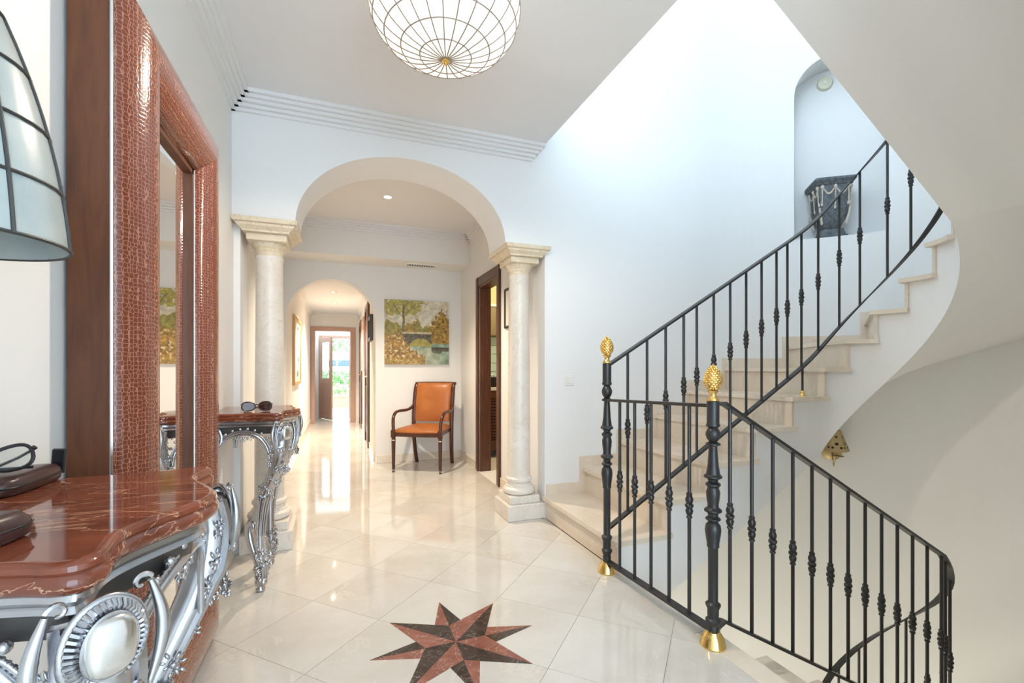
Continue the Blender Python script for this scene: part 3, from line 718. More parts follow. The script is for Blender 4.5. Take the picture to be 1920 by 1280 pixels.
def make_console(loc, label):
    t = thing('console_table', label, 'console table', loc, -PI/2, 'pair of silver consoles flanking the mirror')
    m_ = MB(); m_.loft([ring(d, z) for d, z in ((.014, CT-.040), (.010, CT-.040), (.003, CT-.035), (0, CT-.028), (.001, CT-.02), (.006, CT-.015), (.003, CT-.011), (.004, CT-.005), (.010, CT), (.016, CT))]); m_.build('marble_top', 'console_marble', t, 40)
    # apron band
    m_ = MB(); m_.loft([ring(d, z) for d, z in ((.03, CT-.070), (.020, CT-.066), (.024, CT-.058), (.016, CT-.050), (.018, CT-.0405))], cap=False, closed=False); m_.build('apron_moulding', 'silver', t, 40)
    m_ = MB(); m_.loft([ring(d, z) for d, z in ((.040, CT-.105), (.036, CT-.062))], cap=False, closed=False); m_.build('apron_ground', 'dark_silver', t, 40)
    # front and side arches: tube, ribbed band, bead row and pierced leaf spray
    U = Vector((1, 0, 0)); Zv = Vector((0, 0, 1))
    def arch(name, f, n=26):
        A = MB(); pts = [f(i/n, 0) for i in range(n+1)]; A.tube(pts, [.006+.0035*math.sin(PI*i/n) for i in range(n+1)], 10)
        pts2 = [f(i/n, .013) for i in range(n+1)]; A.tube(pts2, .0036, 8)
        for i in range(2, 2*n-1):
            p = f(i/(2*n), .007); q = f(i/(2*n), .017); A.tube([p, q], .0030, 5)
        for i in range(4, n-3, 2):
            p = f(i/n, .0245)+Vector((0, .003, 0)); A.ell(p, (.0085, .0085, .0075), 8, 5)
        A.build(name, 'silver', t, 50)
        S = MB(); c_ = f(.5, -.022); d = f(.52, 0)-f(.48, 0); d.normalize()
        leaf_cluster(S, c_, .026, 9, 3, (d, Zv)); leaf_cluster(S, c_-d*.035+Zv*.004, .018, 7, 5, (d, Zv)); leaf_cluster(S, c_+d*.035+Zv*.004, .018, 7, 6, (d, Zv))
        S.build('leaf_spray', 'silver', t, 60)
    def front(s, o):
        a_ = PI*(1-s); x = (.190+o*.6)*math.cos(a_); z = CT-.290+(.190+o)*max(0, math.sin(a_))**.5
        return Vector((x, .346-.62*x*x, z))
    arch('front_arch', front)
    for sg in (1, -1):
        def side(s, o, sg=sg):
            a_ = PI*(1-s); y = .155+(.115+o*.9)*math.cos(a_); z = CT-.235+(.135+o)*max(0, math.sin(a_))**.85
            return Vector((sg*(.226+.02*max(0, y-.15)/.12), y, z))
        arch('side_arch', side)
        E2 = MB(); cc = Vector((sg*.232, .035, CT-.115))
        E2.tube([cc+Vector((0, .030*math.cos(a_), .048*math.sin(a_))) for a_ in [2*PI*i/30 for i in range(30)]], .006, 7, closed=True)
        for i in range(20):
            a_ = 2*PI*i/20; E2.ell(cc+Vector((sg*.004, .021*math.cos(a_), .036*math.sin(a_))), (.006, .004, .007), 6, 4)
        E2.ell(cc, (.008, .015, .026), 10, 6)
        leaf_cluster(E2, cc-Zv*.065, .026, 9, 31, (Vector((0, 1, 0)), Zv))
        E2.build('wall_ornament', 'silver', t, 50)
    # legs: cabriole with knee cartouche, leaf wraps, foot scroll
    for sg in (1, -1):
        for fb in (1,):
            if fb:
                cl_ = [(.248,.318,.83),(.258,.326,.77),(.252,.320,.70),(.230,.300,.63),(.203,.268,.55),(.185,.240,.48),(.178,.226,.40),(.176,.220,.31),(.176,.220,.22),(.178,.226,.13),(.178,.228,.07),(.176,.222,.03)]
                dirn = Vector((.62*sg, .78, 0)); diag = Vector((sg*.70, .714, 0))
            else:
                cl_ = [(.232,.045,.83),(.238,.045,.76),(.232,.045,.70),(.216,.044,.63),(.196,.042,.55),(.182,.04,.48),(.176,.04,.40),(.174,.04,.31),(.174,.04,.22),(.176,.042,.13),(.176,.044,.07),(.174,.044,.03)]
                diag = Vector((sg*.97, .24, 0)).normalized()
            P_ = smooth_line([(sg*a_, c_, d) for a_, c_, d in cl_], 3)
            rads = [.036+.006*math.sin(i/len(P_)*PI) if i < 8 else .034-.015*min(1, (i-8)/12) for i in range(len(P_))]
            tang = diag.cross(Zv)
            m_ = MB(); m_.tube(P_, rads, 12)
            # flanking mouldings on both edges of the leg
            for s2 in (-1, 1):
                E_ = [Vector(p)+tang*s2*(r_*.95)+diag*r_*.35 for p, r_ in zip(P_, rads)]; m_.tube(E_, [r_*.30 for r_ in rads], 6)
                for i in range(6, len(E_)-9):
                    for h in (0, .5):
                        p = E_[i].lerp(E_[i+1], h); m_.ell(p+diag*.003+tang*s2*.004, (.0048, .0048, .0042), 5, 4)
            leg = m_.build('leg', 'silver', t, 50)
            if True:
                # knee cartouche
                c_ = Vector(P_[4])+diag*.026; c_.z = CT-.098; q_ = .78
                K = MB()
                K.tube([c_+(tang*.052*math.cos(a_)+Zv*.066*math.sin(a_))*q_-diag*.004 for a_ in [2*PI*i/40 for i in range(40)]], .0048, 8, closed=True)
                for i in range(44):
                    a_ = 2*PI*i/44; e_ = Vector((math.cos(a_), math.sin(a_)))
                    p0 = c_+(tang*.036*e_.x+Zv*.048*e_.y)*q_+diag*.005; p1 = c_+(tang*.050*e_.x+Zv*.063*e_.y)*q_
                    K.tube([p0, (p0+p1)/2+diag*.004, p1], [.0015, .0026, .0030], 5)
                K.tube([c_+(tang*.0345*math.cos(a_)+Zv*.0465*math.sin(a_))*q_+diag*.009 for a_ in [2*PI*i/40 for i in range(40)]], .0024, 6, closed=True)
                kc = K.build('knee_cartouche', 'silver', leg, 50)
                # C scrolls and shells that frame the cartouche
                K = MB()
                for s2 in (-1, 1):
                    arc = [c_+tang*s2*(.050+.014*math.sin(PI*i/18))+Zv*(.052-.125*i/18)-diag*.010 for i in range(19)]
                    tip = arc[-1]; sp_ = scroll(tip+tang*s2*-.014-Zv*.002, tang*s2, Zv, .013, .003, -.2, -5.2, 18)
                    K.tube(arc+sp_[1:], [.0035+.005*math.sin(PI*min(1, i/18)) if i < 19 else .0042-.0016*(i-19)/18 for i in range(37)], 8)
                    top_ = scroll(arc[0]-tang*s2*.010, tang*s2, Zv, .011, .003, .3, 5.2, 16); K.tube(top_, [.004-.002*i/16 for i in range(17)], 7)
                    for k in range(5):
                        a_ = -.4-.5*k; K.ell(c_+tang*s2*(.030+.012*math.cos(a_))+Zv*(-.075+.014*math.sin(a_)), (.007, .007, .008), 7, 5)
                for k in range(7):
                    a_ = PI*(k+.5)/7; p0 = c_-Zv*.058-diag*.004; K.tube([p0, p0-Zv*.022*math.sin(a_)+tang*.022*math.cos(a_)+diag*.008, p0-Zv*.042*math.sin(a_)+tang*.036*math.cos(a_)], [.003, .006, .0035], 6)
                K.build('knee_scrolls', 'silver', leg, 50)
                B_ = MB()
                def se(a_, p=.72): return (math.copysign(abs(math.cos(a_))**p, math.cos(a_)), math.copysign(abs(math.sin(a_))**p, math.sin(a_)))
                rg = []
                for k, h in ((1, 0), (.96, .006), (.82, .010), (.5, .0125), (.15, .0135)):
                    rg.append([tuple(c_+diag*(.008+h)+(tang*.033*k*se(2*PI*i/32)[0]+Zv*.044*k*se(2*PI*i/32)[1])*q_) for i in range(32)])
                B_.loft(rg); B_.build('cabochon', 'chrome_line', leg, 60)
            Lf = MB()
            for ix, off, sz, sd_ in ((13, .018, .042, 11), (15, .016, .044, 12), (11, .022, .036, 17), (9, .028, .034, 21), (25, .014, .042, 13), (27, .014, .046, 14), (29, .010, .038, 15), (31, .006, .030, 16), (5, .034, .030, 19)):
                c0 = Vector(P_[ix])+diag*off
                if ix == 5: c0 -= Zv*.10
                leaf_cluster(Lf, c0, sz, 12, sd_, (tang, Zv)); leaf_cluster(Lf, c0+diag*.006, sz*.55, 7, sd_+40, (tang, Zv))
                for s2 in (-1, 1): leaf_cluster(Lf, c0+tang*s2*sz*.75-diag*.018-Zv*.006, sz*.62, 8, sd_+80+s2, (diag*.8+tang*s2*.6, Zv))
            leaf_cluster(Lf, Vector(P_[13])-diag*.038, .034, 9, 18, (tang, Zv))
            for s2 in (-1, 1):
                for ix, sz in ((3, .026), (6, .030), (8, .026)): leaf_cluster(Lf, Vector(P_[ix])+tang*s2*.040-diag*.004, sz, 10, ix+60, (diag*.8-tang*s2*.4, Zv))
            # long acanthus blades running down the leg
            for ix0, ix1 in ((15, 23), (27, 33)):
                for s2 in (-1, 0, 1):
                    bl = [Vector(P_[i])+diag*(rads[i]*.95+.004)+tang*s2*rads[i]*.6 for i in range(ix0, ix1)]
                    Lf.tube(bl, [.008*(1-.75*i/(len(bl)-1)) for i in range(len(bl))], 6)
            Lf.build('acanthus_leaves', 'silver', leg, 60)
            F_ = MB(); base = Vector(P_[-1])
            back = -diag
            pts = smooth_line([tuple(base+diag*.005+Zv*.05), tuple(base+back*.03+Zv*.12), tuple(base+back*.065+Zv*.19), tuple(base+back*.082+Zv*.25), tuple(base+back*.074+Zv*.29), tuple(base+back*.055+Zv*.295), tuple(base+back*.052+Zv*.275)], 4)
            F_.tube(pts, [.012+.009*math.sin(PI*i/(len(pts)-1)) for i in range(len(pts))], 9)
            fo = [(.010, 0), (.020, .004), (.022, .014), (.014, .024), (.016, .034), (.026, .044), (.027, .058), (.018, .075)]
            F_.lathe(fo, 14, T((base.x, base.y, 0)))
            F_.ell(base+diag*.02+Zv*.02, (.02, .02, .022), 10, 6)
            F_.build('foot_scroll', 'silver', leg, 50)
    return t
make_console((WL+.004, .935, 0), 'ornate silver console with red marble top holding a lamp and glasses case')
make_console((WL+.004, 2.775, 0), 'ornate silver console with red marble top beside the column, sunglasses on it')

# ------------------------------------------------------------------ things on the consoles
def spectacles(name, label, loc, rz, tilt, lensmat, framemat, s=1.0, folded=True):
    t = thing(name, label, 'glasses', loc, rz)
    F_ = MB()
    lw, lh = .026*s, .020*s
    for sg in (-1, 1):
        c_ = Vector((sg*.033*s, 0, lh+.002))
        pts = []
        for i in range(28):
            a_ = 2*PI*i/28; ca, sa = math.cos(a_), math.sin(a_)
            pts.append(c_+Vector((lw*math.copysign(abs(ca)**.8, ca), -.10*(c_.x+lw*ca)**2*12*s, lh*math.copysign(abs(sa)**.85, sa)*(1+.12*sg*ca))))
        F_.tube(pts, .0030*s, 6, closed=True)
        Lm = MB(); Lm.add([tuple(p) for p in pts], [tuple(range(28))]); Lm.add([tuple(p+Vector((0, .0012, 0))) for p in pts], [tuple(range(28))[::-1]]); Lm.build('lens', lensmat, t)
        hx = sg*.062*s
        F_.tube([(hx, -.008, lh+.012), (hx*1.02, .004, lh+.012), (hx*.6, .016+.004*sg, lh+.006), (-hx*.55, .02+.004*sg, .008), (-hx*.85, .02+.004*sg, .003)] if folded else [(hx, -.008, lh+.012), (hx*1.05, .05, lh+.012), (hx*1.0, .10, lh+.01), (hx*.9, .13, lh-.014)], .0024*s, 6)
    F_.tube([(-.009*s, 0, lh+.008), (0, .001, lh+.012), (.009*s, 0, lh+.008)], .0022*s, 6)
    F_.build('frame', framemat, t)
    t.rotation_euler = (tilt, 0, rz); return t
spectacles('sunglasses', 'brown tinted sunglasses folded on the console beside the column', (-.395, 2.63, CT+.002), .12, -.05, 'dark_glass', 'brown_leather', 1.12)
cse = thing('glasses_case', 'open dark brown leather glasses case with raised lid on the near console', 'glasses case', (-.550, 1.100, CT), -.02)
def pillow(m_, lx, ly, h, z0=0, n=24, p=.55):
    rg = []
    for k, zz in ((.86, 0), (.97, .12), (1, .4), (.97, .7), (.85, .92), (.5, 1.0), (.1, 1.02)):
        rg.append([(lx*k*math.copysign(abs(math.cos(2*PI*i/n))**p, math.cos(2*PI*i/n)), ly*k*math.copysign(abs(math.sin(2*PI*i/n))**p, math.sin(2*PI*i/n)), z0+h*zz) for i in range(n)])
    m_.loft(rg)
m_ = MB(); pillow(m_, .036, .085, .034); m_.build('body', 'brown_leather', cse, 50)
m_ = MB(); m_.tube([(.0365*math.copysign(abs(math.cos(2*PI*i/40))**.55, math.cos(2*PI*i/40)), .0855*math.copysign(abs(math.sin(2*PI*i/40))**.55, math.sin(2*PI*i/40)), .016) for i in range(40)], .0015, 5, closed=True); m_.build('seam', 'black_plastic', cse)
m_ = MB(); m_.bbox(.008, .030, .074, .083, .012, .060, .002, RY(.06)); m_.build('lid_flap', 'black_plastic', cse)
spectacles('reading_glasses', 'black-framed reading glasses propped on the open leather case', (-.560, 1.035, CT+.034), .55, -.38, 'lens', 'black_plastic', 1.05, True).rotation_euler = (-.35, -.22, .35)
cs2 = thing('glasses_case', 'closed dark brown leather glasses case near the front edge of the console', 'glasses case', (-.425, .735, CT), -.3)
m_ = MB(); pillow(m_, .033, .075, .036); m_.build('body', 'brown_leather', cs2, 50)
m_ = MB(); m_.tube([(.0335*math.copysign(abs(math.cos(2*PI*i/40))**.55, math.cos(2*PI*i/40)), .0755*math.copysign(abs(math.sin(2*PI*i/40))**.55, math.sin(2*PI*i/40)), .018) for i in range(40)], .0015, 5, closed=True); m_.build('seam', 'black_plastic', cs2)
# table lamp
tl = thing('table_lamp', 'table lamp with tapered capiz shell shade and black leading by the mirror', 'lamp', (-.50, .835, CT+.0))
m_ = MB(); m_.lathe([(.05, 0), (.052, .006), (.045, .014), (.018, .024), (.012, .05), (.017, .08), (.020, .12), (.014, .2), (.009, .26), (.008, .395), (.014, .405), (.014, .435), (.004, .44)], 20); m_.build('base', 'dark_silver', tl)
SN, SH = 8, [.393, .475, .555, .635, .710]
def srad(z): k = (z-.393)/.317; return .128-.026*k-.042*k**2.2
pan = MB(); wire = MB()
for j in range(4):
    z0, z1 = SH[j], SH[j+1]; zm = (z0+z1)/2; h = PI/SN
    m_ = MB(); vs_ = []
    for dk in (0, .0015):
        for z in (z0, zm, z1):
            for lo in (-h, -h/2, 0, h/2, h): vs_.append(((srad(z)-dk)*math.cos(lo), (srad(z)-dk)*math.sin(lo), z))
    fs_ = [f_ for a_ in range(2) for i in range(4) for f_ in ((5*a_+i, 5*a_+i+1, 5*a_+i+6, 5*a_+i+5), (15+5*a_+i+5, 15+5*a_+i+6, 15+5*a_+i+1, 15+5*a_+i))]
    m_.add(vs_, fs_); me = m_.mesh('shade_pane', 'capiz', 60)
    for k in range(SN): link('shade_pane', me, tl, RZ(2*PI*(k+.5)/SN+.25))
for k in range(SN):
    a_ = 2*PI*k/SN+.25; wire.tube([((srad(z)+.001)*math.cos(a_), (srad(z)+.001)*math.sin(a_), z) for z in [SH[0]+(SH[-1]-SH[0])*i/10 for i in range(11)]], .0024, 6)
for z in SH: wire.tube([((srad(z)+.001)*math.cos(2*PI*i/40), (srad(z)+.001)*math.sin(2*PI*i/40), z) for i in range(40)], .0026, 6, closed=True)
wire.build('leading', 'lead', tl)
m_ = MB()
for k in range(3):
    a_ = 2*PI*k/3; m_.tube([(.01*math.cos(a_), .01*math.sin(a_),   .43), (.124*math.cos(a_), .124*math.sin(a_), .397)], .002, 5)
m_.build('shade_carrier', 'lead', tl)

# ------------------------------------------------------------------ armchair
ch = thing('armchair', 'orange leather armchair with dark wooden scrolled arms under the painting', 'chair', (.892, 5.150, 0), -math.radians(30.5)); ch.scale = (1.12, 1.05, 1)
# local: -y is the front, x to the sitter's left
for sg in (-1, 1):
    m_ = MB(); m_.bbox(-.021, .021, -.021, .021, .375, .455, .003); m_.lathe([(.008, 0), (.012, .006), (.012, .02), (.016, .024), (.013, .03), (.0145, .04), (.020, .33), (.0215, .34), (.0215, .35), (.018, .355), (.021, .375)], 14); o = m_.build('front_leg', 'dark_wood', ch); o.location = (sg*.235, -.235, 0)
    m_ = MB(); m_.lathe([(.0155, .022), (.0165, .0245), (.0155, .027)], 14); m_.lathe([(.0215, .340), (.023, .345), (.0215, .350)], 14); q = m_.build('brass_ring', 'chrome_line', o)
    m_ = MB(); pts = smooth_line([(sg*.195, .300, 0), (sg*.20, .262, .14), (sg*.205, .238, .30), (sg*.207, .232, .45), (sg*.208, .245, .62), (sg*.208, .272, .78), (sg*.207, .300, .89), (sg*.206, .328, .935), (sg*.206, .345, .935)], 4)
    m_.tube(pts, [.020+.003*math.sin(PI*i/(len(pts)-1)) for i in range(len(pts))], 8, flat=.85); m_.build('back_post', 'dark_wood', ch, 60)
    m_ = MB(); pts = smooth_line([(sg*.214, .255, .685), (sg*.225, .20, .655), (sg*.240, .12, .638), (sg*.248, .02, .640), (sg*.250, -.08, .642), (sg*.249, -.15, .632), (sg*.246, -.205, .597), (sg*.240, -.232, .54), (sg*.236, -.236, .455)], 4)
    m_.tube(pts, [.017]*len(pts), 8); m_.build('arm', 'dark_wood', ch, 60)
def seat_outline(z, k):
    p = [(-.235*k, -.245*k), (-.12*k, -.262*k), (0, -.266*k), (.12*k, -.262*k), (.235*k, -.245*k), (.225*k, -.1*k), (.214*k, .06*k), (.20*k, .225*k), (0, .23*k), (-.20*k, .225*k), (-.214*k, .06*k), (-.225*k, -.1*k)]
    return [(x, y, z) for x, y in p]
m_ = MB(); m_.loft([seat_outline(.385, .97), seat_outline(.388, 1.0), seat_outline(.425, 1.0), seat_outline(.428, .97)]); m_.build('seat_rail', 'dark_wood', ch)
m_ = MB(); m_.loft([seat_outline(.426, .99), seat_outline(.437, 1.005), seat_outline(.452, .97), seat_outline(.468, .88), seat_outline(.482, .7), seat_outline(.490, .4), seat_outline(.492, .1)]); m_.build('seat', 'orange_leather', ch, 70)
m_ = MB(); prb = smooth_line([(.235, .50), (.240, .60), (.262, .75), (.292, .885), (.320, .935), (.345, .945)], 4)
rings = []
for i, (y, z) in enumerate(prb):
    h = .030 if 0 < i < len(prb)-1 else .022; wd = .190
    rings.append([(-wd, y+.015, z), (-wd, y-.012, z), (-wd*.9, y-.020-h*.2, z+.001), (-wd*.5, y-.026-h*.25, z+.002), (0, y-.028-h*.25, z+.002), (wd*.5, y-.026-h*.25, z+.002), (wd*.9, y-.020-h*.2, z+.001), (wd, y-.012, z), (wd, y+.015, z), (0, y+.02, z)])
m_.loft(rings); m_.build('backrest', 'orange_leather', ch, 60)
m_ = MB(); m_.tube([(-.225, .347, .938), (-.1, .349, .942), (.1, .349, .942), (.225, .347, .938)], .017, 10); m_.build('top_rail', 'dark_wood', ch)

# ------------------------------------------------------------------ painting on the back wall
pa = thing('painting', 'square landscape painting of a stone bridge over a stream above the armchair', 'painting', (.875, Y2-.001, 1.165))
PS = .77; NG = 190
def fb(x, y, s=0, o=4): return noise.fractal(Vector((x, y, s)), 1.0, 2.0, o)
def mixc(a_, c_, t): t = max(0, min(1, t)); return tuple(p+(q-p)*t for p, q in zip(a_, c_))
def paintf(u, v):
    n1 = fb(u*7, v*7, 1); n2 = fb(u*22, v*22, 2); n3 = fb(u*26, v*26, 5, 3)
    c_ = mixc((.78, .66, .40), (.80, .76, .64), .5+.6*n1+.25*n2)
    c_ = mixc(c_, (.62, .55, .40), max(0, .5*fb(u*4, v*5, 9)))
    # far trees
    tl_ = .63+.05*math.sin(u*17)+.05*n2+.03*math.sin(u*41)
    if v < tl_ and v > .40: c_ = mixc(mixc((.52, .33, .06), (.40, .37, .08), .5+.8*math.sin(u*13)), (.24, .17, .03), .4-.9*n2)
    # big tree canopy
    dc = math.hypot((u-.20)/.42, (v-.95)/.20)+.30*n2+.15*n1
    if dc < .95: c_ = mixc((.36, .31, .05), (.55, .46, .09), .5+1.2*n3+.5*n2) if n3+n2 > -.45 else c_
    wx = .285+.004*math.sin(v*30)
    if .46 < v < .93 and abs(u-wx) < .021-.012*(v-.46): c_ = mixc((.17, .13, .04), (.30, .24, .08), .5+n2)
    for sx, k in ((1, .75), (-1, .8)):
        if .72 < v < .93 and abs((u-wx)-sx*(v-.72)*k) < .008: c_ = (.24, .19, .06)
    # right tree mass
    if u > .70-.02*n1:
        lim = .86-abs(u-.89)*1.3+.12*n2
        if u < .82: lim = min(lim, .72+.1*n2)
        if .22 < v < lim: c_ = mixc(mixc((.60, .36, .05), (.34, .19, .02), .5+1.3*n2), (.16, .09, .02), max(0, .5-n3*2-.6)+max(0, (.38-v))*2)
    # water
    if v < .33 and u > .36+.25*max(0, .2-v)-.05*n1: c_ = mixc(mixc((.20, .31, .20), (.40, .52, .40), .5+n1+.3*n2), (.62, .60, .42), max(0, .35-abs(u-.66))*1.6*(v < .26))
    if v < .27 and v > .19+.05*n1 and u > .72: c_ = mixc((.07, .045, .02), c_, (.27-v)*4)
    # bridge
    if .27 < u < .72:
        arc = .24+.165*max(0, 1-((u-.55)/.185)**2)**.5 if abs(u-.55) < .185 else 0
        if v < .475+.005*n2 and v > max(arc, .22): c_ = mixc((.085, .075, .05), (.20, .17, .11), .45+n2+.4*n3)
        elif .475 <= v < .51: c_ = mixc((.55, .45, .22), (.72, .62, .40), .5+n2)
        if arc and v < arc and v > .28: c_ = mixc((.48, .38, .08), (.36, .33, .08), .5+n2)
    # left bank bushes and blossoms
    bk = .47-1.5*max(0, u-.25)+.9*max(0, u-.40)+.07*n2+.03*n3
    if v < bk and u < .62:
        c_ = mixc(mixc((.55, .32, .07), (.30, .16, .03), .5+1.2*n2), (.12, .06, .02), max(0, .35-v-.15*u)*1.6-.15+.4*n1)
        if n3 > .28-.35*max(0, .16-abs(u-.36))/.16: c_ = mixc(c_, (.74, .62, .36), .25+1.6*(n3-.1))
    if u < .62 and v < .10+.05*n1: c_ = mixc(c_, (.50, .34, .08), .5)
    k_ = .80+.28*fb(u*14, v*14, 21, 5)+.10*n3
    return tuple(max(.004, min(1, q*k_)) for q in c_)
m_ = MB(); vs_ = []; cols = []
for j in range(NG+1):
    for i in range(NG+1):
        u, v = i/NG, j/NG; vs_.append(((u-.5)*PS, -.030, v*PS)); cols.append(paintf(u, v))
m_.add(vs_, [(j*(NG+1)+i, j*(NG+1)+i+1, (j+1)*(NG+1)+i+1, (j+1)*(NG+1)+i) for j in range(NG) for i in range(NG)])
po = m_.build('painted_face', 'oil_paint', pa, recalc=False)
at = po.data.color_attributes.new('paint', 'FLOAT_COLOR', 'POINT')
at.data.foreach_set('color', [q for c_ in cols for q in (*c_, 1)])
m_ = MB(); m_.box(-PS/2, PS/2, -.029, 0, 0, PS); m_.build('canvas', 'paper', pa)

# ------------------------------------------------------------------ small wall items
sw = thing('light_switch', 'white square light switch on the wall beside the stairs', 'light switch', (1.640, WY, 1.03))
m_ = MB(); m_.bbox(-.041, .041, -.009, 0, -.041, .041, .004); m_.build('plate', 'white_plastic', sw)
m_ = MB(); m_.bbox(-.026, .026, -.0135, -.008, -.026, .026, .003, RX(.05)); m_.build('rocker', 'white_plastic', sw)
vt = thing('air_vent', 'white slatted air vent under the dropped beam above the painting', 'air vent', (.89, 5.40, 2.324))
m_ = MB(); m_.box(-.17, .17, -.07, -.058, -.008, 0); m_.box(-.17, .17, .058, .07, -.008, 0); m_.box(-.17, -.158, -.058, .058, -.008, 0); m_.box(.158, .17, -.058, .058, -.008, 0); m_.build('frame', 'white_plastic', vt)
m_ = MB(); m_.box(-.158, .158, -.058, .058, -.002, 0); m_.build('backing', 'vent_dark', vt)
me = None
for k in range(11):
    m_ = MB(); m_.box(-.004, .004, -.058, .058, -.007, -.002)
    if me is None: me = m_.mesh('slat', 'white_plastic')
    link('slat', me, vt, T((-.14+.028*k, 0, 0)))
sm = thing('smoke_alarm', 'round cream alarm disc high in the stair niche', 'alarm', cyl(math.radians(45.2), RO+ND-.001, 3.72), -math.radians(45.2))
m_ = MB(); m_.lathe([(.062, 0), (.062, .018), (.054, .03), (.03, .034), (.001, .035)], 28, RX(PI/2)); m_.build('body', 'cream_plastic', sm)
m_ = MB(); m_.lathe([(.012, .033), (.012, .039), (.001, .04)], 16, RX(PI/2)); m_.build('button', 'white_plastic', sm)
# brass wall light under the stairs
lth = math.radians(45.5)
wl = thing('wall_light', 'pierced brass wall light on the basement stair wall', 'wall light', cyl(lth, RO-.001, .41), -lth)
m_ = MB(); m_.lathe([(.075, 0), (.072, .010), (.05, .022), (.02, .03), (.001, .032)], 24, T((0, 0, -.01)) @ RX(PI/2)); m_.build('backplate', 'antique_brass', wl)
m_ = MB(); m_.tube([(0, -.03, -.02), (0, -.07, -.06), (0, -.11, -.07), (0, -.13, -.03), (0, -.13, .02)], .008, 8); m_.tube([(0, -.10, -.02), (0, -.10, -.10), (.0, -.085, -.12), (0, -.07, -.1), (0, -.075, -.04)], .005, 6); m_.lathe([(.03, -.03), (.045, -.026), (.045, -.022), (.01, -.02)], 16, T((.02, -.13, 0))); m_.build('arm', 'antique_brass', wl)
m_ = MB(); sN = 6
rg = [[(.105*math.cos(2*PI*i/sN), -.13+.105*math.sin(2*PI*i/sN), .02), (.045*math.cos(2*PI*i/sN), -.13+.045*math.sin(2*PI*i/sN), .19)] for i in range(sN)]
for i in range(sN):
    a_, c_ = rg[i], rg[(i+1) % sN]; m_.add([a_[0], c_[0], c_[1], a_[1]], [(0,1,2,3)])
sh = m_.build('shade', 'antique_brass', wl, 10)
for i in range(sN):
    a_ = 2*PI*(i+.5)/sN
    for du, z, s_ in ((0, .085, 1.3), (-.03, .055, 1), (.03, .055, 1), (0, .14, .9)):
        r_ = (.105-.06*(z-.02)/.17)*math.cos(PI/sN)+.0008
        m_ = MB(); m_.lathe([(.0005, 0), (.010*s_, 0), (.010*s_, .0012)], 8, T((r_*math.cos(a_)-du*math.sin(a_), -.13+r_*math.sin(a_)+du*math.cos(a_), z)) @ RZ(a_) @ RY(PI/2-.34)); m_.build('pierced_hole', 'black_plastic', sh)

# ------------------------------------------------------------------ urn in the niche
uth = math.radians(45.8)
ux, uy, _ = cyl(uth, RO+.115, 0)
ur = thing('urn', 'grey square tapered urn with cream garland relief in the stair niche', 'urn', (ux, uy, NSZ), -math.radians(36))
ur.scale = (.76, .76, .98)
def sq(h, z, p=.16): return [(h*s_*c_, h*t_*d_, z) for (s_, t_) in ((-1,-1), (1,-1), (1,1), (-1,1)) for (c_, d_) in (((1, 1-p), (1-p, 1)) if s_*t_ < 0 else ((1-p, 1), (1, 1-p)))]
def sqr(h, z, n=40, p=.28): return [(h*math.copysign(abs(math.cos(2*PI*i/n))**p, math.cos(2*PI*i/n)), h*math.copysign(abs(math.sin(2*PI*i/n))**p, math.sin(2*PI*i/n)), z) for i in range(n)]
m_ = MB(); m_.loft([sqr(h, z) for h, z in ((.075,.085),(.085,.095),(.09,.105),(.10,.125),(.125,.16),(.143,.21),(.152,.28),(.160,.36),(.165,.43),(.166,.46))]); m_.build('body', 'urn_grey', ur, 40)
m_ = MB(); m_.loft([sqr(h, z, p=.12) for h, z in ((.165,.455),(.178,.462),(.182,.472),(.196,.485),(.205,.497),(.205,.515),(.175,.515),(.16,.47))], cap=False); m_.build('rim', 'urn_grey', ur, 30)
m_ = MB(); m_.loft([sqr(h, z, p=.12) for h, z in ((.112,.0),(.128,.0),(.13,.022),(.12,.03),(.122,.045),(.112,.052),(.11,.075),(.085,.085))]); m_.build('foot', 'urn_grey', ur, 30)
m_ = MB()
for q in range(4):
    R_ = RZ(PI/2*q)
    for cx, w_ in ((-.065, .06), (.065, .06)):
        m_.tube([R_ @ Vector((cx-w_+2*w_*i/12, -.168+.004, .435-.055*math.sin(PI*i/12))) for i in range(13)], [.006+.003*math.sin(PI*i/12) for i in range(13)], 7)
    for cx, z0, z1 in ((0, .43, .27), (-.13, .43, .30), (.13, .43, .30)):
        for i in range(9):
            z = z0+(z1-z0)*i/8; m_.ell(R_ @ Vector((cx, -.168+.02*(z0-z)/.16*.6, z)), (.008, .008, .011), 7, 5)
        m_.ell(R_ @ Vector((cx, -.168, z0+.01)), (.02, .012, .02), 8, 5); m_.ell(R_ @ Vector((cx, -.155+.003, z1-.01)), (.013, .010, .018), 8, 5)
    m_.tube([R_ @ Vector((-.155+.005*i, -.155+.005*i, .26-.02*i)) for i in range(8)], .012, 7)
m_.build('garland_relief', 'urn_cream', ur, 60)
m_ = MB()
for sx in (-1, 1):
    for sy in (-1, 1): m_.ell((sx*.12, sy*.12, .012), (.022, .022, .013), 8, 5)
m_.build('paw_feet', 'urn_grey', ur)

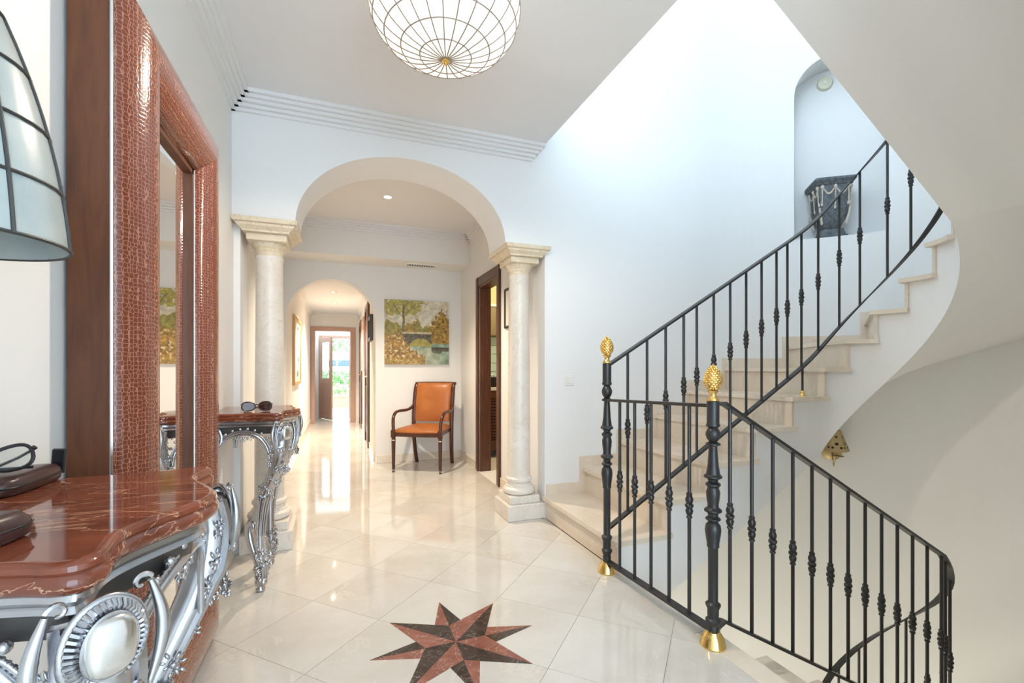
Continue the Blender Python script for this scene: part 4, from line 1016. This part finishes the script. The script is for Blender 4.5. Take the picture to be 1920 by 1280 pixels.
# ------------------------------------------------------------------ side door and the bathroom behind it
d1 = struct(bpy.data.objects.new('door_1', None), 'dark wooden door frame open to the bathroom'); COL.objects.link(d1); d1.location = (XR2, 0, 0)
def dpart(name, *bx, m='door_wood', e=.004):
    m_ = MB()
    for q in bx: m_.bbox(*q, e=e)
    return m_.build(name, m, d1)
for y0, y1 in ((D0-.09, D0), (D1, D1+.095)):
    dpart('casing', (-.018, .0, y0, y1, 0, DZ+.095), (-.026, -.016, y0 if y0 > D1-.01 and False else y0+.0, y0+.02, 0, DZ+.095))
dpart('casing', (-.018, 0, D0, D1, DZ, DZ+.095))
dpart('jamb_lining', (.0, .125, D0, D0+.02, 0, DZ)); dpart('jamb_lining', (.0, .125, D1-.02, D1, 0, DZ)); dpart('jamb_lining', (0, .125, D0, D1, DZ-.02, DZ))
m_ = MB(); m_.bbox(0, .04, 0, .58, .006, DZ-.03, .003); leaf = m_.build('door_leaf', 'door_wood', d1); leaf.location = (.135, D1-.03, 0); leaf.rotation_euler = (0, 0, -math.radians(78))
m_ = MB(); m_.tube([(.02, .53, 1.0), (.06, .53, 1.0), (.065, .47, 1.0)], .008, 8); m_.tube([(.02, .53, 1.0), (-.03, .53, 1.0), (-.03, .47, 1.0)], .008, 8); m_.build('handle', 'chrome_line', leaf)
leaf.location = (.135, D0-.02, 0); leaf.rotation_euler = (0, 0, -math.radians(92))
W('wall_bath', 'ochre_wall', (XR2+.12, 2.8, 5.95, 6.05, 0, CEIL2), (2.7, 2.8, WB+.1, 5.95, 0, CEIL2), (XR2+.12, 2.8, WB+.0, WB+.12, 0, CEIL2))
W('ceiling', 'ceiling_paint', (XR2+.12, 2.8, WB, 6.05, CEIL2-.02, CEIL2+.1), label='bathroom ceiling')
for z0 in [.95+.12*k for k in range(5)]:
    for x0 in (1.56, 1.86, 2.16):
        m_ = MB(); m_.bbox(x0+.003, x0+.297, 5.935, 5.95, z0+.003, z0+.117, .002); struct(m_.build('wall_tile', 'green_tile', bpy.data.objects['wall_bath']))
cab = thing('vanity_cabinet', 'dark wooden louvred vanity cabinet inside the bathroom', 'cabinet', (1.86, 5.66, 0))
m_ = MB(); m_.box(-.30, .50, -.20, .27, .08, .84); m_.build('body', 'door_wood', cab)
m_ = MB(); m_.bbox(-.32, .52, -.235, .28, .84, .88, .004); m_.build('counter', 'paper', cab)
for dx in (-.30, .10):
    m_ = MB(); m_.box(dx+.003, dx+.05, -.225, -.20, .09, .83); m_.box(dx+.35, dx+.397, -.225, -.20, .09, .83); m_.box(dx+.05, dx+.35, -.225, -.20, .09, .22); m_.box(dx+.05, dx+.35, -.225, -.20, .74, .83); dr = m_.build('door', 'door_wood', cab)
    me = None
    for k in range(14):
        m_ = MB(); m_.box(-.15, .15, -.016, .016, -.004, .004, RX(.6))
        if me is None: me = m_.mesh('slat', 'door_wood')
        link('slat', me, dr, T((dx+.2, -.208, .24+.0375*k)))
bsk = thing('toiletry_box', 'black toiletry box standing on the bathroom counter', 'box', (1.78, 5.52, .88))
m_ = MB(); m_.bbox(-.10, .10, -.06, .06, 0, .13, .012); m_.build('body', 'black_cloth', bsk); m_ = MB(); m_.tube([(-.05, 0, .13), (-.04, 0, .16), (.04, 0, .16), (.05, 0, .13)], .006, 6); m_.build('handle', 'chrome_line', bsk)
cb = thing('wall_cabinet', 'olive wall cabinet with a pale ledge in the bathroom', 'cabinet', (1.86, 5.95, 1.42))
m_ = MB(); m_.box(-.30, .50, -.16, -.001, .14, .52); m_.build('body', 'olive_panel', cb); m_ = MB(); m_.bbox(-.31, .51, -.18, -.001, .52, .55, .003); m_.build('ledge', 'paper', cb)
m_ = MB(); m_.box(.09, .093, -.162, -.16, .15, .51); m_.build('door_gap', 'vent_dark', cb)
point('bathroom_lamp', (2.1, 5.0, 2.3), 14, (1, .82, .58), .08)
# framed picture on the right wall
pr = thing('framed_picture', 'small dark-framed picture on the wall between door and column', 'picture', (XR2, 3.80, 1.66))
m_ = MB(); m_.bbox(-.02, 0, -.14, -.118, -.18, .18, .006); m_.bbox(-.02, 0, .118, .14, -.18, .18, .006); m_.bbox(-.02, 0, -.12, .12, .158, .18, .006); m_.bbox(-.02, 0, -.12, .12, -.18, -.158, .006); m_.build('frame', 'frame_black', pr)
m_ = MB(); m_.box(-.008, -.001, -.12, .12, -.16, .16); m_.build('sheet', 'paper', pr); m_ = MB(); m_.ell((-.009, 0, -.01), (.002, .03, .05), 10, 6); m_.build('motif', 'frame_black', pr)

# ------------------------------------------------------------------ corridor: pictures, doors, garden door
def wallpic(name, label, x, sx, y0, y1, z0, z1, fm, am, dpt=.03, fw=.05):
    t = thing(name, label, 'picture', (x, (y0+y1)/2, z0)); h = (y1-y0)/2; H_ = z1-z0
    a_, c_ = sorted((0, sx*dpt)); m_ = MB()
    for q in ((a_, c_, -h, -h+fw, 0, H_), (a_, c_, h-fw, h, 0, H_), (a_, c_, -h+fw, h-fw, 0, fw), (a_, c_, -h+fw, h-fw, H_-fw, H_)): m_.bbox(*q, e=.006)
    m_.build('frame', fm, t); a_, c_ = sorted((0, sx*dpt*.4)); m_ = MB(); m_.box(a_, c_, -h+fw, h-fw, fw, H_-fw); m_.build('print', am, t)
    rnd = random.Random(len(label))
    for k in range(4):
        m_ = MB(); zz = fw+.1+(H_-2*fw-.2)*k/3; m_.ell((sx*dpt*.4, (rnd.random()-.5)*h, zz), (.002, h*.35, .05), 10, 6); m_.build('motif', 'art_red' if am == 'paper' else 'window_dark', t)
wallpic('framed_picture', 'tall pale print in a light gold wood frame on the left corridor wall', CORL, 1, 6.35, 7.35, .90, 1.80, 'gold_wood', 'art_pale')
wallpic('framed_picture', 'small dark-framed picture on the right corridor wall before the wooden door', CORR, -1, 6.0, 6.45, 1.47, 1.80, 'frame_black', 'paper', .04)
wallpic('framed_picture', 'tall reddish framed picture on the right corridor wall past the wooden door', CORR, -1, 7.95, 8.75, 1.07, 1.98, 'light_door', 'paper', .03)
def side_door(name, y0, y1, zt__, label):
    d = struct(bpy.data.objects.new(name, None), label); COL.objects.link(d); d.location = (CORR, y0, 0); wd = y1-y0
    for q in ((-.03, 0, 0, .08, 0, zt__), (-.03, 0, wd-.08, wd, 0, zt__), (-.03, 0, .08, wd-.08, zt__-.08, zt__)):
        m_ = MB(); m_.bbox(*q, e=.004); m_.build('casing', 'door_wood', d)
    m_ = MB(); m_.box(-.012, 0, .08, wd-.08, 0, zt__-.08); lf = m_.build('door_leaf', 'door_wood', d)
    for z0, z1 in ((.15, .85), (.97, zt__-.2)):
        m_ = MB(); m_.bbox(-.022, -.011, .16, wd-.16, z0, z1, .008); m_.build('panel', 'door_wood', lf)
    m_ = MB(); m_.tube([(-.012, .12, 1.0), (-.055, .12, 1.0), (-.057, .21, 1.0)], .008, 8); m_.build('handle', 'brass', lf)
side_door('door_2', 6.7, 7.55, 2.06, 'dark wooden panel door on the right side of the corridor')
side_door('door_3', 8.95, 9.75, 2.02, 'wooden panel door on the right of the corridor near the garden door')
d4 = struct(bpy.data.objects.new('door_4', None), 'wooden garden door standing open at the corridor end'); COL.objects.link(d4); d4.location = (0, YE, 0)
for q in ((-.555, -.475, -.03, .2, 0, 1.965), (.20, .30, -.03, .2, 0, 1.965), (-.475, .20, -.03, .2, 1.885, 1.965)):
    m_ = MB(); m_.bbox(*q, e=.006); m_.build('casing', 'light_door', d4)
# vestibule with an outer glazed door, half open
YO = YE+1.05
W('wall_porch', 'house_white', (-.85, -.45, YO, YO+.15, 0, 2.4), (.26, .6, YO, YO+.15, 0, 2.4), (-.45, .26, YO, YO+.15, 1.86, 2.4), (-.62, -.555, YE+.2, YO, 0, 2.4), (.42, .5, YE+.2, YO, 0, 2.4))
W('floor', 'floor_marble', (-.6, .45, YE+.2, YO+.15, -.02, 0), label='pale marble floor of the porch')
for q in ((-.45, -.39, YO-.02, YO+.1, 0, 1.86), (.20, .26, YO-.02, YO+.1, 0, 1.86), (-.39, .20, YO-.02, YO+.1, 1.80, 1.86)):
    m_ = MB(); m_.bbox(q[0], q[1], q[2]-YE, q[3]-YE, q[4], q[5], e=.005); m_.build('outer_frame', 'light_door', d4)
m_ = MB()
for q in ((0, .04, 0, .09, .01, 1.79), (0, .04, .51, .60, .01, 1.79), (0, .04, .09, .51, .01, .20), (0, .04, .09, .51, 1.69, 1.79), (0, .04, .09, .51, .80, .90)): m_.bbox(*q, e=.004)
lf = m_.build('outer_leaf', 'light_door', d4); lf.location = (-.40, YO-.03-YE, 0); lf.rotation_euler = (0, 0, math.radians(180+25))
m_ = MB(); m_.box(.015, .025, .09, .51, .90, 1.69); m_.build('glass_pane', 'lens', lf)
m_ = MB(); m_.box(.01, .03, .09, .51, .20, .80); m_.build('lower_panel', 'light_door', lf)
m_ = MB(); m_.tube([(-.03, .55, 1.0), (-.03, .46, 1.0)], .008, 8); m_.tube([(.07, .55, 1.0), (.07, .46, 1.0)], .008, 8); m_.tube([(-.03, .55, 1.0), (.07, .55, 1.0)], .008, 8); m_.build('handle', 'chrome_line', lf)
# garden
W('floor', 'garden_paving', (-8, 8, YO+.15, 30, -.1, -.04), label='pale garden paving outside the corridor door')
def bush(name, label, c_, r, n, mt, seed):
    t = thing(name, label, 'shrub', c_); rnd = random.Random(seed); m_ = MB()
    for i in range(n):
        d = Vector((rnd.gauss(0,1), rnd.gauss(0,1), rnd.gauss(0,1))).normalized()*(rnd.random()**.4)
        p = Vector((d.x*r[0], d.y*r[1], r[2]+d.z*r[2])); s_ = .04+.05*rnd.random()
        u = Vector((rnd.gauss(0,1), rnd.gauss(0,1), rnd.gauss(0,1))).normalized(); v_ = u.orthogonal().normalized()
        m_.add([p-u*s_, p+v_*s_*.45, p+u*s_, p-v_*s_*.45], [(0,1,2,3)])
    f_ = m_.build('foliage', mt, t, recalc=False); f_['kind'] = 'stuff'
    m_ = MB()
    for k in range(5): m_.tube([(0, 0, 0), (r[0]*.3*math.cos(k*1.3), r[1]*.3*math.sin(k*1.3), r[2]*.7), (r[0]*.6*math.cos(k*1.3), r[1]*.6*math.sin(k*1.3), r[2]*1.4)], [.02, .015, .006], 6)
    m_.build('stem', 'bark', t)
bush('garden_shrub', 'low pale green shrub behind the terracotta planter', (-.35, 15.6, -.04), (.8, .6, .35), 1400, 'leaf_pale', 1)
bush('garden_shrub', 'tall bright green shrub at the right of the garden view', (1.15, 15.8, -.04), (.7, .6, .95), 2600, 'leaf_pale', 2)
bush('garden_shrub', 'dark green hedge in front of the white house', (-.6, 21.5, -.04), (3.5, .6, .55), 3600, 'leaf_green', 3)
bush('garden_shrub', 'dark tall bush rising behind the white house wall', (-.2, 25.5, -.04), (2.5, 1.0, 1.9), 5000, 'leaf_green', 4)
pl = thing('planter', 'terracotta planter trough in the garden', 'planter', (.15, 14.6, -.04))
m_ = MB(); m_.loft([[(-h, -d, z), (h, -d, z), (h, d, z), (-h, d, z)] for h, d, z in ((.50,.16,0),(.55,.19,.30),(.58,.22,.30),(.58,.22,.36),(.52,.17,.36),(.50,.15,.28))]); m_.build('trough', 'terracotta', pl)
m_ = MB(); m_.box(-.49, .49, -.14, .14, .24, .29); m_.build('soil', 'bark', pl)
tr = thing('garden_tree', 'thin bare leaning tree trunk in the garden', 'tree', (.28, 14.1, -.04))
m_ = MB(); m_.tube(smooth_line([(0, 0, 0), (-.05, 0, .4), (-.14, 0, .75), (-.30, 0, 1.0), (-.36, 0, 1.25), (-.37, 0, 1.7), (-.40, 0, 2.2)], 4), .022, 8); m_.tube([(-.16, 0, .8), (.05, 0, .9), (.2, 0, 1.2)], .012, 6); m_.tube([(-.36, 0, 1.3), (-.1, 0, 1.5), (.1, .1, 1.9)], .012, 6); m_.build('trunk', 'bark', tr)
ho = thing('white_house', 'white house wall with a dark window beyond the garden', 'building', (-.3, 23.4, -.04))
m_ = MB(); m_.box(-4, 4, 0, .3, 0, 1.95); m_.build('wall', 'house_white', ho); m_ = MB(); m_.bbox(-.2, .75, -.04, 0, 1.25, 1.55, .01); m_.build('window', 'window_dark', ho)

# ------------------------------------------------------------------ ceiling lamp's own light, and an added basement fill light
spot('ceiling_lamp_light', (LX, LY, 2.35), 26, (1, .86, .69), 176, .35)
point('basement_fill', (2.4, 1.9, -2.2), 23, (1, .95, .80), .15)  # unseen fill light added to brighten the stairwell from below
